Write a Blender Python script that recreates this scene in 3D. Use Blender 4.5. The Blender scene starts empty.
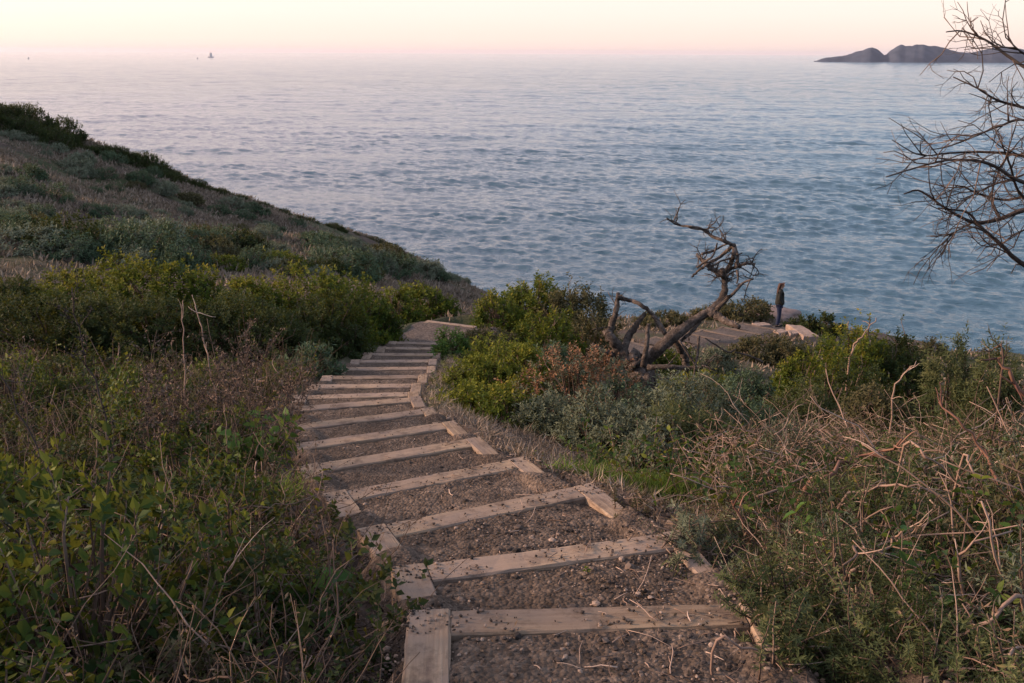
import bpy, math
import numpy as np
from mathutils import Matrix, Vector

R = math.radians
scene = bpy.context.scene
COL = scene.collection
W_, H_, F_ = 1024, 683, 983.0
PITCH, ROLL = R(16.36), R(0.28)

# ------------------------------------------------------------------ camera
cam_d = bpy.data.cameras.new("camera")
cam_d.sensor_width = 36.0
cam_d.lens = 36.0 * F_ / W_
cam_d.clip_start = 0.05
cam_d.clip_end = 200000
cam = bpy.data.objects.new("camera", cam_d)
COL.objects.link(cam)
cam.matrix_world = Matrix.Rotation(R(90) - PITCH, 4, 'X') @ Matrix.Rotation(ROLL, 4, 'Z')
scene.camera = cam
CM = np.array(cam.matrix_world.to_3x3())


def at(px, py, d):
    """world point seen at photo position (px, py), d metres along the view axis"""
    return CM @ (np.array([(px - 512) / F_, -(py - 341.5) / F_, -1.0]) * d)


def at_z(px, py, z):
    v = CM @ np.array([(px - 512) / F_, -(py - 341.5) / F_, -1.0])
    return v * (z / v[2])


def rng(s):
    return np.random.default_rng(s)


# ------------------------------------------------------------------ noise
def vnoise(x, y, seed=0):
    r = rng(seed + 91)
    tab = r.random((256, 256)).astype(np.float32)
    xi = np.floor(x).astype(int); yi = np.floor(y).astype(int)
    fx = x - xi; fy = y - yi
    fx = fx * fx * (3 - 2 * fx); fy = fy * fy * (3 - 2 * fy)
    a = tab[xi & 255, yi & 255]; b = tab[(xi + 1) & 255, yi & 255]
    c = tab[xi & 255, (yi + 1) & 255]; d = tab[(xi + 1) & 255, (yi + 1) & 255]
    return (a * (1 - fx) + b * fx) * (1 - fy) + (c * (1 - fx) + d * fx) * fy - 0.5


def fbm(x, y, seed=0, o=4):
    s = 0; a = 1.0
    for k in range(o):
        s = s + a * vnoise(x * 2 ** k + 7.3 * k, y * 2 ** k - 3.1 * k, seed + k)
        a *= 0.5
    return s


# ------------------------------------------------------------------ mesh collecting
class MB:
    def __init__(self):
        self.v = []; self.f = []; self.m = []; self.r = []; self.n = 0; self.s = []

    def add(self, v, f, rnd=0.5, mat=0, smooth=True):
        v = np.asarray(v, np.float32).reshape(-1, 3)
        f = np.asarray(f, np.int64)
        if len(v) == 0 or len(f) == 0:
            return
        self.v.append(v)
        self.r.append(np.broadcast_to(np.asarray(rnd, np.float32), (len(v),)))
        self.f.append(f + self.n)
        self.m.append((len(f), mat, smooth))
        self.n += len(v)

    def build(self, name, mats, parent=None, loc=None):
        me = bpy.data.meshes.new(name)
        v = np.concatenate(self.v); r = np.concatenate(self.r)
        me.vertices.add(len(v)); me.vertices.foreach_set('co', v.ravel())
        li = np.concatenate([f.ravel() for f in self.f]).astype(np.int32)
        tot = np.concatenate([np.full(len(f), f.shape[1], np.int32) for f in self.f])
        st = np.concatenate([[0], np.cumsum(tot)[:-1]]).astype(np.int32)
        me.loops.add(len(li)); me.loops.foreach_set('vertex_index', li)
        me.polygons.add(len(tot)); me.polygons.foreach_set('loop_start', st)
        me.polygons.foreach_set('material_index', np.concatenate([np.full(n, m, np.int32) for n, m, s in self.m]))
        me.polygons.foreach_set('use_smooth', np.concatenate([np.full(n, s, bool) for n, m, s in self.m]))
        at_ = me.attributes.new('rnd', 'FLOAT', 'POINT'); at_.data.foreach_set('value', r.astype(np.float32))
        me.update(calc_edges=True)
        if not isinstance(mats, (list, tuple)):
            mats = [mats]
        for m in mats:
            me.materials.append(m)
        o = bpy.data.objects.new(name, me)
        COL.objects.link(o)
        if parent is not None:
            o.parent = parent
        if loc is not None:
            o.location = loc
        return o


def tag(o, label=None, cat=None, group=None, kind=None):
    if label: o['label'] = label
    if cat: o['category'] = cat
    if group: o['group'] = group
    if kind: o['kind'] = kind
    return o


def empty(name, loc, rz=0.0):
    o = bpy.data.objects.new(name, None)
    o.empty_display_size = 0.2
    COL.objects.link(o)
    o.location = loc; o.rotation_euler = (0, 0, rz)
    return o


def copy_tree(o):
    c = o.copy(); COL.objects.link(c)
    for ch in list(o.children):
        d = ch.copy(); COL.objects.link(d); d.parent = c
    return c


def unit(a):
    return a / np.maximum(np.linalg.norm(a, axis=-1, keepdims=True), 1e-9)


# tubes: n paths of k points in one go
def tubes(mb, P, Rd, sides=4, rnd=0.5, mat=0, rough=0.0, seed=1, cap=True):
    P = np.asarray(P, np.float64)
    if P.ndim == 2: P = P[None]
    Rd = np.broadcast_to(np.asarray(Rd, np.float64), P.shape[:2])
    n, k, _ = P.shape
    T = np.gradient(P, axis=1); T = unit(T)
    mean = unit(T.mean(1))
    ref = np.eye(3)[np.argmin(np.abs(mean), axis=1)]
    U = unit(np.cross(T, ref[:, None, :])); V = np.cross(T, U)
    a = np.arange(sides) / sides * 2 * np.pi
    rr = Rd[:, :, None] * np.ones(sides)
    if rough:
        g = rng(seed)
        rr = rr * (1 + rough * (g.random((n, k, sides)) - 0.5) * 2)
    ring = P[:, :, None, :] + rr[..., None] * (np.cos(a)[:, None] * U[:, :, None, :] + np.sin(a)[:, None] * V[:, :, None, :])
    idx = np.arange(n * k * sides).reshape(n, k, sides)
    q = np.stack([idx[:, :-1], np.roll(idx, -1, 2)[:, :-1], np.roll(idx, -1, 2)[:, 1:], idx[:, 1:]], -1).reshape(-1, 4)
    rn = np.repeat(np.broadcast_to(np.asarray(rnd, np.float32).reshape(-1), (n,)), k * sides)
    mb.add(ring.reshape(-1, 3), q, rn, mat)
    if cap:
        base = mb.n - n * k * sides
        ends = np.concatenate([idx[:, -1, :], idx[:, 0, ::-1]]) + base
        mb.f.append(ends); mb.m.append((len(ends), mat, True))


def spline(pts, n):
    """Catmull-Rom through pts (k, c) sampled at n points"""
    p = np.asarray(pts, float)
    if len(p) == 2:
        t = np.linspace(0, 1, n)[:, None]
        return p[0] * (1 - t) + p[1] * t
    e = np.vstack([2 * p[0] - p[1], p, 2 * p[-1] - p[-2]])
    t = np.linspace(0, len(p) - 1 - 1e-6, n)
    i = t.astype(int); u = (t - i)[:, None]
    a, b, c, d = e[i], e[i + 1], e[i + 2], e[i + 3]
    return 0.5 * (2 * b + (c - a) * u + (2 * a - 5 * b + 4 * c - d) * u ** 2 + (3 * b - a - 3 * c + d) * u ** 3)


def twig_paths(g, P0, D, L, k=6, wob=0.35, grav=0.0):
    """n wandering paths"""
    n = len(P0)
    out = np.zeros((n, k, 3)); out[:, 0] = P0
    d = unit(np.asarray(D, float)); L = np.broadcast_to(L, (n,))
    for i in range(1, k):
        d = unit(d + wob * (g.random((n, 3)) - 0.5) * 2 + np.array([0, 0, -grav]))
        out[:, i] = out[:, i - 1] + d * (L / (k - 1))[:, None]
    return out


# leaves: base points P, direction D, normal N, length, width
def leaves(mb, P, D, N, L, Wd, rnd, mat=0, broad=False, fold=0.25, droop=0.15):
    n = len(P)
    D = unit(D); S = unit(np.cross(D, N)); N = unit(np.cross(S, D))
    L = np.broadcast_to(L, (n,))[:, None]; Wd = np.broadcast_to(Wd, (n,))[:, None]
    if not broad:
        v = np.stack([P, P + D * L * .45 + S * Wd * .5, P + D * L - N * L * droop, P + D * L * .45 - S * Wd * .5], 1)
        q = np.arange(n * 4).reshape(n, 4)
        mb.add(v.reshape(-1, 3), q, np.repeat(rnd, 4), mat, False)
    else:
        u = N * Wd * fold
        v = np.stack([P,
                      P + D * L * .22 + S * Wd * .46 + u, P + D * L * .62 + S * Wd * .42 + u - N * L * droop * .4,
                      P + D * L - N * L * droop,
                      P + D * L * .62 - S * Wd * .42 + u - N * L * droop * .4, P + D * L * .22 - S * Wd * .46 + u,
                      P + D * L * .5 - N * L * droop * .2], 1)
        b = (np.arange(n) * 7)[:, None]
        q = np.concatenate([b + np.array([[0, 1, 2, 6]]), b + np.array([[6, 2, 3, 4]]), b + np.array([[0, 6, 4, 5]])])
        mb.add(v.reshape(-1, 3), q, np.repeat(rnd, 7), mat, True)


# ------------------------------------------------------------------ materials
class NT:
    def __init__(self, name):
        self.m = bpy.data.materials.new(name); self.m.use_nodes = True
        self.t = self.m.node_tree; self.t.nodes.clear()
        self.out = self.n('ShaderNodeOutputMaterial')

    def n(self, typ, **kw):
        nd = self.t.nodes.new(typ)
        for k, v in kw.items():
            if k.startswith('i_'):
                nd.inputs[int(k[2:]) if k[2:].isdigit() else k[2:].replace('_', ' ')].default_value = v
            else:
                setattr(nd, k, v)
        return nd

    def l(self, a, b):
        self.t.links.new(a, b)

    def ramp(self, fac, stops, interp='LINEAR'):
        r = self.n('ShaderNodeValToRGB'); r.color_ramp.interpolation = interp
        e = r.color_ramp.elements
        while len(e) < len(stops): e.new(0.5)
        for el, (p, c) in zip(e, stops):
            el.position = p; el.color = (*c, 1)
        if fac is not None: self.l(fac, r.inputs[0])
        return r.outputs[0]

    def noise(self, scale, detail=4, rough=0.55, vec=None, dist=0.0):
        nd = self.n('ShaderNodeTexNoise'); nd.inputs['Scale'].default_value = scale
        nd.inputs['Detail'].default_value = detail; nd.inputs['Roughness'].default_value = rough
        nd.inputs['Distortion'].default_value = dist
        if vec is not None: self.l(vec, nd.inputs['Vector'])
        return nd.outputs['Fac']

    def mix(self, fac, a, b, mode='MIX'):
        nd = self.n('ShaderNodeMix', data_type='RGBA', blend_type=mode)
        for s, x in ((nd.inputs[0], fac), (nd.inputs[6], a), (nd.inputs[7], b)):
            if isinstance(x, (int, float)): s.default_value = x
            elif isinstance(x, tuple): s.default_value = (*x, 1)
            else: self.l(x, s)
        return nd.outputs[2]

    def math(self, op, a, b=None, c=None):
        nd = self.n('ShaderNodeMath', operation=op)
        for s, x in zip(nd.inputs, (a, b, c)):
            if x is None: continue
            if isinstance(x, (int, float)): s.default_value = x
            else: self.l(x, s)
        return nd.outputs[0]

    def pos(self):
        return self.n('ShaderNodeNewGeometry').outputs['Position']

    def objco(self):
        return self.n('ShaderNodeTexCoord').outputs['Object']

    def mapping(self, vec, scale=(1, 1, 1), rot=(0, 0, 0)):
        nd = self.n('ShaderNodeMapping'); nd.inputs['Scale'].default_value = scale; nd.inputs['Rotation'].default_value = rot
        self.l(vec, nd.inputs['Vector']); return nd.outputs[0]

    def bump(self, h, strength=0.5, dist=0.02):
        nd = self.n('ShaderNodeBump'); nd.inputs['Strength'].default_value = strength; nd.inputs['Distance'].default_value = dist
        self.l(h, nd.inputs['Height']); return nd.outputs[0]

    def bsdf(self, col, rough=0.8, normal=None, spec=0.3):
        b = self.n('ShaderNodeBsdfPrincipled')
        if isinstance(col, tuple): b.inputs['Base Color'].default_value = (*col, 1)
        else: self.l(col, b.inputs['Base Color'])
        if isinstance(rough, (int, float)): b.inputs['Roughness'].default_value = rough
        else: self.l(rough, b.inputs['Roughness'])
        b.inputs['Specular IOR Level'].default_value = spec
        if normal is not None: self.l(normal, b.inputs['Normal'])
        return b

    def done(self, sh):
        self.l(sh if not hasattr(sh, 'outputs') else sh.outputs[0], self.out.inputs[0])
        return self.m


def leaf_mat(name, stops, transl=0.3, rough=0.55, patch=0.9, pscale=1.2):
    t = NT(name)
    a = t.n('ShaderNodeAttribute', attribute_name='rnd').outputs['Fac']
    nz = t.noise(pscale, 2, vec=t.pos())
    f = t.math('ADD', a, t.math('MULTIPLY', t.math('SUBTRACT', nz, 0.5), patch))
    c = t.ramp(f, stops)
    b = t.bsdf(c, rough + .1, spec=0.12)
    tr = t.n('ShaderNodeBsdfTranslucent')
    t.l(t.mix(0.5, c, (0.16, 0.15, 0.02)), tr.inputs['Color'])
    ms = t.n('ShaderNodeMixShader'); ms.inputs[0].default_value = transl
    t.l(b.outputs[0], ms.inputs[1]); t.l(tr.outputs[0], ms.inputs[2])
    return t.done(ms)


def twig_mat(name, stops, rough=0.85):
    t = NT(name)
    a = t.n('ShaderNodeAttribute', attribute_name='rnd').outputs['Fac']
    nz = t.noise(9, 3, vec=t.pos())
    f = t.math('ADD', a, t.math('MULTIPLY', t.math('SUBTRACT', nz, 0.5), 0.7))
    return t.done(t.bsdf(t.ramp(f, stops), rough, spec=0.2))


M = {}
M['coyote'] = leaf_mat('coyote_leaf', [(0, (.013, .03, .006)), (.35, (.036, .068, .010)), (.65, (.105, .125, .014)), (1, (.26, .20, .025))], .3, patch=.6)
M['coyote_yellow'] = leaf_mat('yellow_green_leaf', [(0, (.022, .042, .006)), (.4, (.075, .10, .012)), (.75, (.16, .165, .018)), (1, (.26, .21, .025))], .3, patch=.6)
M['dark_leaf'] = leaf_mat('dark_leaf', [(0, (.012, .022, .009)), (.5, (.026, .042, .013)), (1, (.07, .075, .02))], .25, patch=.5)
M['sage'] = leaf_mat('sage_leaf', [(0, (.05, .062, .04)), (.5, (.105, .122, .082)), (1, (.19, .2, .14))], .15, .7, patch=.5)
M['bluegreen'] = leaf_mat('blue_green_leaf', [(0, (.026, .05, .028)), (.5, (.058, .092, .052)), (1, (.13, .155, .095))], .15, .6, patch=.4)
M['hill_sage'] = leaf_mat('hill_lit_sage_leaf', [(0, (.07, .085, .06)), (.5, (.15, .17, .12)), (1, (.26, .27, .2))], .15, .7, patch=.5)  # sage lightened in colour to stand in for fill light on the hillside
M['redhead'] = leaf_mat('rusty_flower_head', [(0, (.10, .045, .025)), (.5, (.19, .095, .055)), (1, (.26, .16, .10))], .1, .8, patch=.4)
M['olive'] = leaf_mat('olive_leaf', [(0, (.04, .04, .02)), (.5, (.075, .07, .035)), (1, (.12, .10, .055))], .2, .7, patch=.4)
M['bramble'] = leaf_mat('bramble_leaf', [(0, (.008, .020, .007)), (.42, (.018, .043, .011)), (.64, (.043, .08, .014)), (.82, (.15, .16, .02)), (1, (.24, .13, .03))], .35, .45, patch=.8, pscale=1.6)
M['bright_leaf'] = leaf_mat('bright_green_leaf', [(0, (.03, .07, .02)), (.5, (.06, .13, .03)), (1, (.13, .2, .04))], .4, .45, patch=.5)
M['lupine'] = leaf_mat('lupine_leaf', [(0, (.026, .04, .018)), (.5, (.062, .08, .034)), (.85, (.12, .125, .055)), (1, (.19, .15, .07))], .25, .6, patch=.6, pscale=2)
M['grass'] = leaf_mat('green_grass_blade', [(0, (.05, .10, .02)), (.5, (.10, .18, .03)), (1, (.18, .22, .06))], .4, .5, patch=.5)
M['drygrass'] = leaf_mat('dry_grass_blade', [(0, (.12, .09, .07)), (.5, (.25, .19, .155)), (1, (.40, .32, .265))], .15, .8, patch=.6, pscale=.35)
M['litter'] = leaf_mat('dead_leaf', [(0, (.05, .035, .025)), (.5, (.10, .065, .045)), (1, (.19, .13, .09))], .1, .8, patch=.4)
M['twig_tan'] = twig_mat('tan_dead_twig', [(0, (.085, .055, .042)), (.5, (.25, .165, .13)), (1, (.46, .34, .28))])
M['twig_brown'] = twig_mat('brown_twig', [(0, (.04, .026, .02)), (.5, (.095, .062, .048)), (1, (.20, .14, .11))])
M['twig_dark'] = twig_mat('dark_twig', [(0, (.022, .017, .016)), (.5, (.045, .034, .03)), (1, (.09, .065, .055))])
M['twig_red'] = twig_mat('reddish_branch', [(0, (.08, .035, .03)), (.5, (.17, .085, .06)), (1, (.3, .17, .12))])


def bark(name, dark, mid, light, sc=14):
    t = NT(name)
    v = t.objco()
    n1 = t.noise(sc, 6, .65, v, .6); n2 = t.noise(sc * .25, 3, .5, v)
    f = t.math('ADD', t.math('MULTIPLY', n1, .7), t.math('MULTIPLY', n2, .4))
    c = t.ramp(f, [(.3, dark), (.52, mid), (.75, light)])
    return t.done(t.bsdf(c, .9, t.bump(n1, 1.0, .05), .15))


M['deadbark'] = bark('weathered_bark', (.022, .018, .016), (.075, .058, .05), (.20, .16, .145), 22)
M['darkbark'] = bark('dark_bark', (.025, .018, .016), (.055, .04, .035), (.11, .08, .07), 30)


def timber_mat(name='weathered_timber', k=1.0):
    t = NT(name)
    v = t.objco()
    oi = t.n('ShaderNodeObjectInfo').outputs['Random']
    off = t.n('ShaderNodeVectorMath', operation='ADD'); t.l(v, off.inputs[0])
    cx = t.n('ShaderNodeCombineXYZ'); t.l(t.math('MULTIPLY', oi, 37.0), cx.inputs[0]); t.l(t.math('MULTIPLY', oi, 11.0), cx.inputs[1]); t.l(cx.outputs[0], off.inputs[1])
    v = off.outputs[0]
    g1 = t.noise(1.5, 9, .66, t.mapping(v, (1.6, 34, 34)), .9)
    g3 = t.noise(1.0, 4, .6, t.mapping(v, (.9, 16, 16)), 1.5)
    g2 = t.noise(1.3, 4, .6, t.mapping(v, (1, 2.2, 2.2)))
    f = t.math('ADD', t.math('MULTIPLY', g1, .62), t.math('MULTIPLY', g3, .38))
    S = lambda *c: tuple(x * k for x in c)
    c = t.ramp(f, [(.30, S(.085, .052, .038)), (.42, S(.235, .157, .105)), (.54, S(.335, .235, .16)), (.72, S(.46, .345, .25))])
    c = t.mix(t.ramp(g2, [(.42, (.9, .9, .9)), (.64, (0, 0, 0))]), c, S(.235, .175, .145))
    crack = t.ramp(t.noise(2.2, 6, .7, t.mapping(v, (.8, 26, 26)), .4), [(.30, (1, 1, 1)), (.36, (0, 0, 0))])
    c = t.mix(t.math('MULTIPLY', crack, .8), c, S(.05, .034, .028))
    d = t.noise(6, 6, .72, v)
    c = t.mix(t.math('MULTIPLY', t.ramp(d, [(.50, (0, 0, 0)), (.66, (1, 1, 1))]), .75), c, S(.09, .062, .05))
    hs = t.n('ShaderNodeHueSaturation'); t.l(c, hs.inputs['Color'])
    t.l(t.math('MULTIPLY_ADD', oi, .34, .76), hs.inputs['Value'])
    return t.done(t.bsdf(hs.outputs[0], .88, t.bump(t.math('SUBTRACT', f, t.math('MULTIPLY', crack, .5)), .8, .008), .15))


def soil_mat(name, dark, mid, light, sc=1.0, pebble=True):
    t = NT(name)
    v = t.pos()
    big = t.noise(.9 * sc, 3, .5, v); fine = t.noise(22 * sc, 6, .7, v)
    vo = t.n('ShaderNodeTexVoronoi'); vo.inputs['Scale'].default_value = 55 * sc; t.l(v, vo.inputs['Vector'])
    patch = t.noise(2.6 * sc, 4, .6, v)
    f = t.math('ADD', t.math('MULTIPLY', fine, .5), t.math('ADD', t.math('MULTIPLY', big, .2), t.math('MULTIPLY', patch, .3)))
    c = t.ramp(f, [(.34, dark), (.5, mid), (.66, light)])
    bw = t.n('ShaderNodeRGBToBW'); t.l(vo.outputs['Color'], bw.inputs[0])
    c2 = t.mix(.45, c, bw.outputs[0], 'OVERLAY') if pebble else c
    hs = t.n('ShaderNodeHueSaturation'); hs.inputs['Saturation'].default_value = .8; t.l(c2, hs.inputs['Color'])
    h = t.math('ADD', t.math('MULTIPLY', fine, 1.0), t.math('MULTIPLY', vo.outputs['Distance'], -.8))
    return t.done(t.bsdf(hs.outputs[0], .95, t.bump(h, .8, .02), .1))


M['timber'] = timber_mat()
M['timber_old'] = timber_mat('old_dark_timber', .62)
M['gravel'] = soil_mat('gravelly_soil', (.036, .024, .018), (.092, .061, .044), (.195, .132, .096))
M['path'] = soil_mat('trodden_dirt', (.055, .04, .034), (.10, .073, .061), (.155, .115, .096), .6)
M['stone'] = twig_mat('grey_brown_stone', [(0, (.022, .018, .017)), (.45, (.065, .05, .045)), (.8, (.18, .13, .105)), (1, (.32, .235, .19))], .9)


def rock_mat(name, a, b, c):
    t = NT(name); v = t.objco()
    n = t.noise(5, 7, .65, v)
    return t.done(t.bsdf(t.ramp(n, [(.3, a), (.5, b), (.7, c)]), .9, t.bump(n, .7, .04), .2))


M['rock_pink'] = rock_mat('pinkish_rock', (.12, .09, .083), (.2, .145, .135), (.27, .2, .185))
M['slab'] = rock_mat('pale_slab', (.15, .11, .093), (.25, .18, .15), (.34, .25, .21))


def ground_mat():
    t = NT('coastal_soil')
    v = t.pos()
    big = t.noise(.16, 4, .6, v); med = t.noise(1.3, 5, .65, v); fine = t.noise(18, 5, .7, v)
    base = t.ramp(t.math('ADD', t.math('MULTIPLY', fine, .5), t.math('MULTIPLY', med, .5)),
                  [(.36, (.042, .031, .026)), (.52, (.085, .062, .052)), (.66, (.14, .105, .088))])
    gr = t.ramp(med, [(.35, (.03, .042, .018)), (.55, (.07, .07, .038)), (.7, (.11, .085, .065))])
    c = t.mix(t.ramp(big, [(.42, (0, 0, 0)), (.58, (1, 1, 1))]), base, gr)
    h = t.math('ADD', fine, t.math('MULTIPLY', med, 2.0))
    return t.done(t.bsdf(c, .95, t.bump(h, .8, .05), .1))


M['ground'] = ground_mat()
# ------------------------------------------------------------------ light
SUN_AZ, SUN_EL = R(-84), R(18)
GLOW_AZ = R(-62)          # azimuth from +Y, clockwise
world = bpy.data.worlds.new("World"); scene.world = world; world.use_nodes = True
wt = world.node_tree; wt.nodes.clear()


def wn(typ, **kw):
    nd = wt.nodes.new(typ)
    for k, v in kw.items(): setattr(nd, k, v)
    return nd


sky = wn('ShaderNodeTexSky', sky_type='NISHITA'); sky.sun_disc = False
sky.sun_elevation = SUN_EL; sky.sun_rotation = SUN_AZ
sky.air_density = 1.0; sky.dust_density = 2.0; sky.ozone_density = 2.0
bg1 = wn('ShaderNodeBackground'); bg1.inputs[1].default_value = 0.05
wt.links.new(sky.outputs[0], bg1.inputs[0])
# twilight glow: a gradient by elevation, warmer and brighter towards the sunset
tc = wn('ShaderNodeTexCoord'); nrm = wn('ShaderNodeVectorMath', operation='NORMALIZE')
wt.links.new(tc.outputs['Generated'], nrm.inputs[0])
sep = wn('ShaderNodeSeparateXYZ'); wt.links.new(nrm.outputs[0], sep.inputs[0])


def wramp(stops):
    r = wn('ShaderNodeValToRGB'); e = r.color_ramp.elements
    while len(e) < len(stops): e.new(.5)
    for el, (p, c) in zip(e, stops): el.position = p; el.color = (*c, 1)
    wt.links.new(sep.outputs[2], r.inputs[0]); return r.outputs[0]


warm = wramp([(0, (.82, .56, .505)), (.012, (.80, .62, .545)), (.035, (.775, .62, .565)), (.062, (.745, .605, .555)), (.10, (1.15, .80, .75)), (.25, (1.12, .82, .79)), (.5, (.60, .50, .56)), (1, (.28, .30, .40))])
cool = wramp([(0, (.73, .545, .50)), (.012, (.76, .585, .52)), (.035, (.765, .615, .56)), (.062, (.735, .595, .55)), (.10, (.58, .62, .70)), (.22, (.37, .49, .67)), (.5, (.36, .42, .52)), (1, (.44, .44, .50))])
dt = wn('ShaderNodeVectorMath', operation='DOT_PRODUCT'); wt.links.new(nrm.outputs[0], dt.inputs[0])
dt.inputs[1].default_value = (math.sin(GLOW_AZ), math.cos(GLOW_AZ), 0.0)
mr = wn('ShaderNodeMapRange'); mr.interpolation_type = 'SMOOTHSTEP'
mr.inputs['From Min'].default_value = 0.05; mr.inputs['From Max'].default_value = 0.95
wt.links.new(dt.outputs['Value'], mr.inputs['Value'])
mx = wn('ShaderNodeMix', data_type='RGBA')
wt.links.new(mr.outputs[0], mx.inputs[0]); wt.links.new(cool, mx.inputs[6]); wt.links.new(warm, mx.inputs[7])
bg2 = wn('ShaderNodeBackground'); bg2.inputs[1].default_value = 0.92
wt.links.new(mx.outputs[2], bg2.inputs[0])
ad = wn('ShaderNodeAddShader'); wt.links.new(bg1.outputs[0], ad.inputs[0]); wt.links.new(bg2.outputs[0], ad.inputs[1])
wo = wn('ShaderNodeOutputWorld'); wt.links.new(ad.outputs[0], wo.inputs[0])

sd = bpy.data.lights.new("sun", 'SUN'); sd.energy = 5.0; sd.angle = R(9); sd.color = (1, .68, .46)
sun = bpy.data.objects.new("sun", sd); COL.objects.link(sun)
sdir = Vector((math.sin(SUN_AZ) * math.cos(SUN_EL), math.cos(SUN_AZ) * math.cos(SUN_EL), math.sin(SUN_EL)))
sun.rotation_euler = sdir.to_track_quat('Z', 'Y').to_euler(); sun.location = (-20, 5, 30)

vs = scene.view_settings
vs.view_transform = 'Standard'; vs.look = 'None'; vs.gamma = 1.0; vs.exposure = 0.52; vs.use_curve_mapping = False

# ------------------------------------------------------------------ sea
SEA = -45.0


def build_sea():
    g = rng(5)
    nr, na = 2200, 800
    r = np.geomspace(48, 60000, nr)
    th = np.concatenate([np.linspace(-2.6, -.62, 60, endpoint=False), np.linspace(-.62, .62, na), np.linspace(.62, 2.6, 61)[1:]])
    RR, TH = np.meshgrid(r, th, indexing='ij')
    X = (RR * np.sin(TH)).astype(np.float32); Y = (RR * np.cos(TH)).astype(np.float32)
    Z = np.zeros_like(X)
    sp = RR * np.maximum(np.log(60000 / 48) / nr * .9, 1.24 / na).astype(np.float32)
    wind = R(-28)                        # waves run in towards the shore, from the left
    nw = 150
    lam = np.geomspace(1.5, 70, nw)
    for k in range(nw):
        a = wind + g.normal() * .7
        kx, ky = np.sin(a) * 2 * np.pi / lam[k], -np.cos(a) * 2 * np.pi / lam[k]
        amp = .0205 * lam[k] / (2 * np.pi) * (1.75 if lam[k] < 7 else .9 if lam[k] < 12 else .34)
        w = np.clip((lam[k] / sp - 2.0) / 1.6, 0, 1)
        rows = w[:, 60] > 0
        ph = (X[rows] * kx + Y[rows] * ky + g.random() * 6.28).astype(np.float32)
        s = np.sin(ph)
        Z[rows] += (amp * (s + .25 * np.cos(2 * ph)) * w[rows]).astype(np.float32)
    Z *= (1 + .9 * fbm(X / 90, Y / 40, 3, 2)).astype(np.float32)
    n, m = X.shape
    idx = np.arange(n * m).reshape(n, m)
    q = np.stack([idx[:-1, :-1], idx[1:, :-1], idx[1:, 1:], idx[:-1, 1:]], -1).reshape(-1, 4)
    q = q[:, ::-1]
    t = NT('sea_water')
    p = t.pos()
    v1 = t.mapping(p, (.8, 1.1, 1), (0, 0, R(-20)))
    n1 = t.noise(1.3, 6, .6, v1, .3)
    n2 = t.noise(.10, 3, .6, t.mapping(p, (.5, 1.4, 1), (0, 0, R(-15))), .5)
    b1 = t.bump(n1, 1.0, .26)
    bn = t.t.nodes.new('ShaderNodeBump'); bn.inputs['Strength'].default_value = 1.0; bn.inputs['Distance'].default_value = .22
    t.l(n2, bn.inputs['Height']); t.l(b1, bn.inputs['Normal'])
    ln = t.n('ShaderNodeVectorMath', operation='LENGTH'); t.l(p, ln.inputs[0])
    mr_ = t.n('ShaderNodeMapRange'); mr_.inputs['From Min'].default_value = 250; mr_.inputs['From Max'].default_value = 1600
    t.l(ln.outputs['Value'], mr_.inputs['Value'])        # the open water offshore is choppier than the lee of the bluff
    n3 = t.noise(.2, 6, .62, t.mapping(p, (.8, 1.1, 1), (0, 0, R(-20))), .3)
    b3 = t.t.nodes.new('ShaderNodeBump'); b3.inputs['Strength'].default_value = 1.0; b3.inputs['Distance'].default_value = 1.5
    t.l(t.math('MULTIPLY', n3, mr_.outputs[0]), b3.inputs['Height']); t.l(bn.outputs[0], b3.inputs['Normal'])
    patch = t.noise(.012, 4, .6, t.mapping(p, (.6, 1.5, 1)))
    ro = t.math('MULTIPLY_ADD', patch, .10, .03)
    c = t.mix(patch, (.018, .05, .08), (.03, .076, .112))
    b = t.bsdf(c, ro, b3.outputs[0], .5)
    b.inputs['IOR'].default_value = 1.333
    mb = MB(); mb.add(np.stack([X, Y, Z], -1), q)
    o = mb.build('sea', t.done(b)); o.location.z = SEA
    tag(o, kind='structure')


build_sea()


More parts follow.
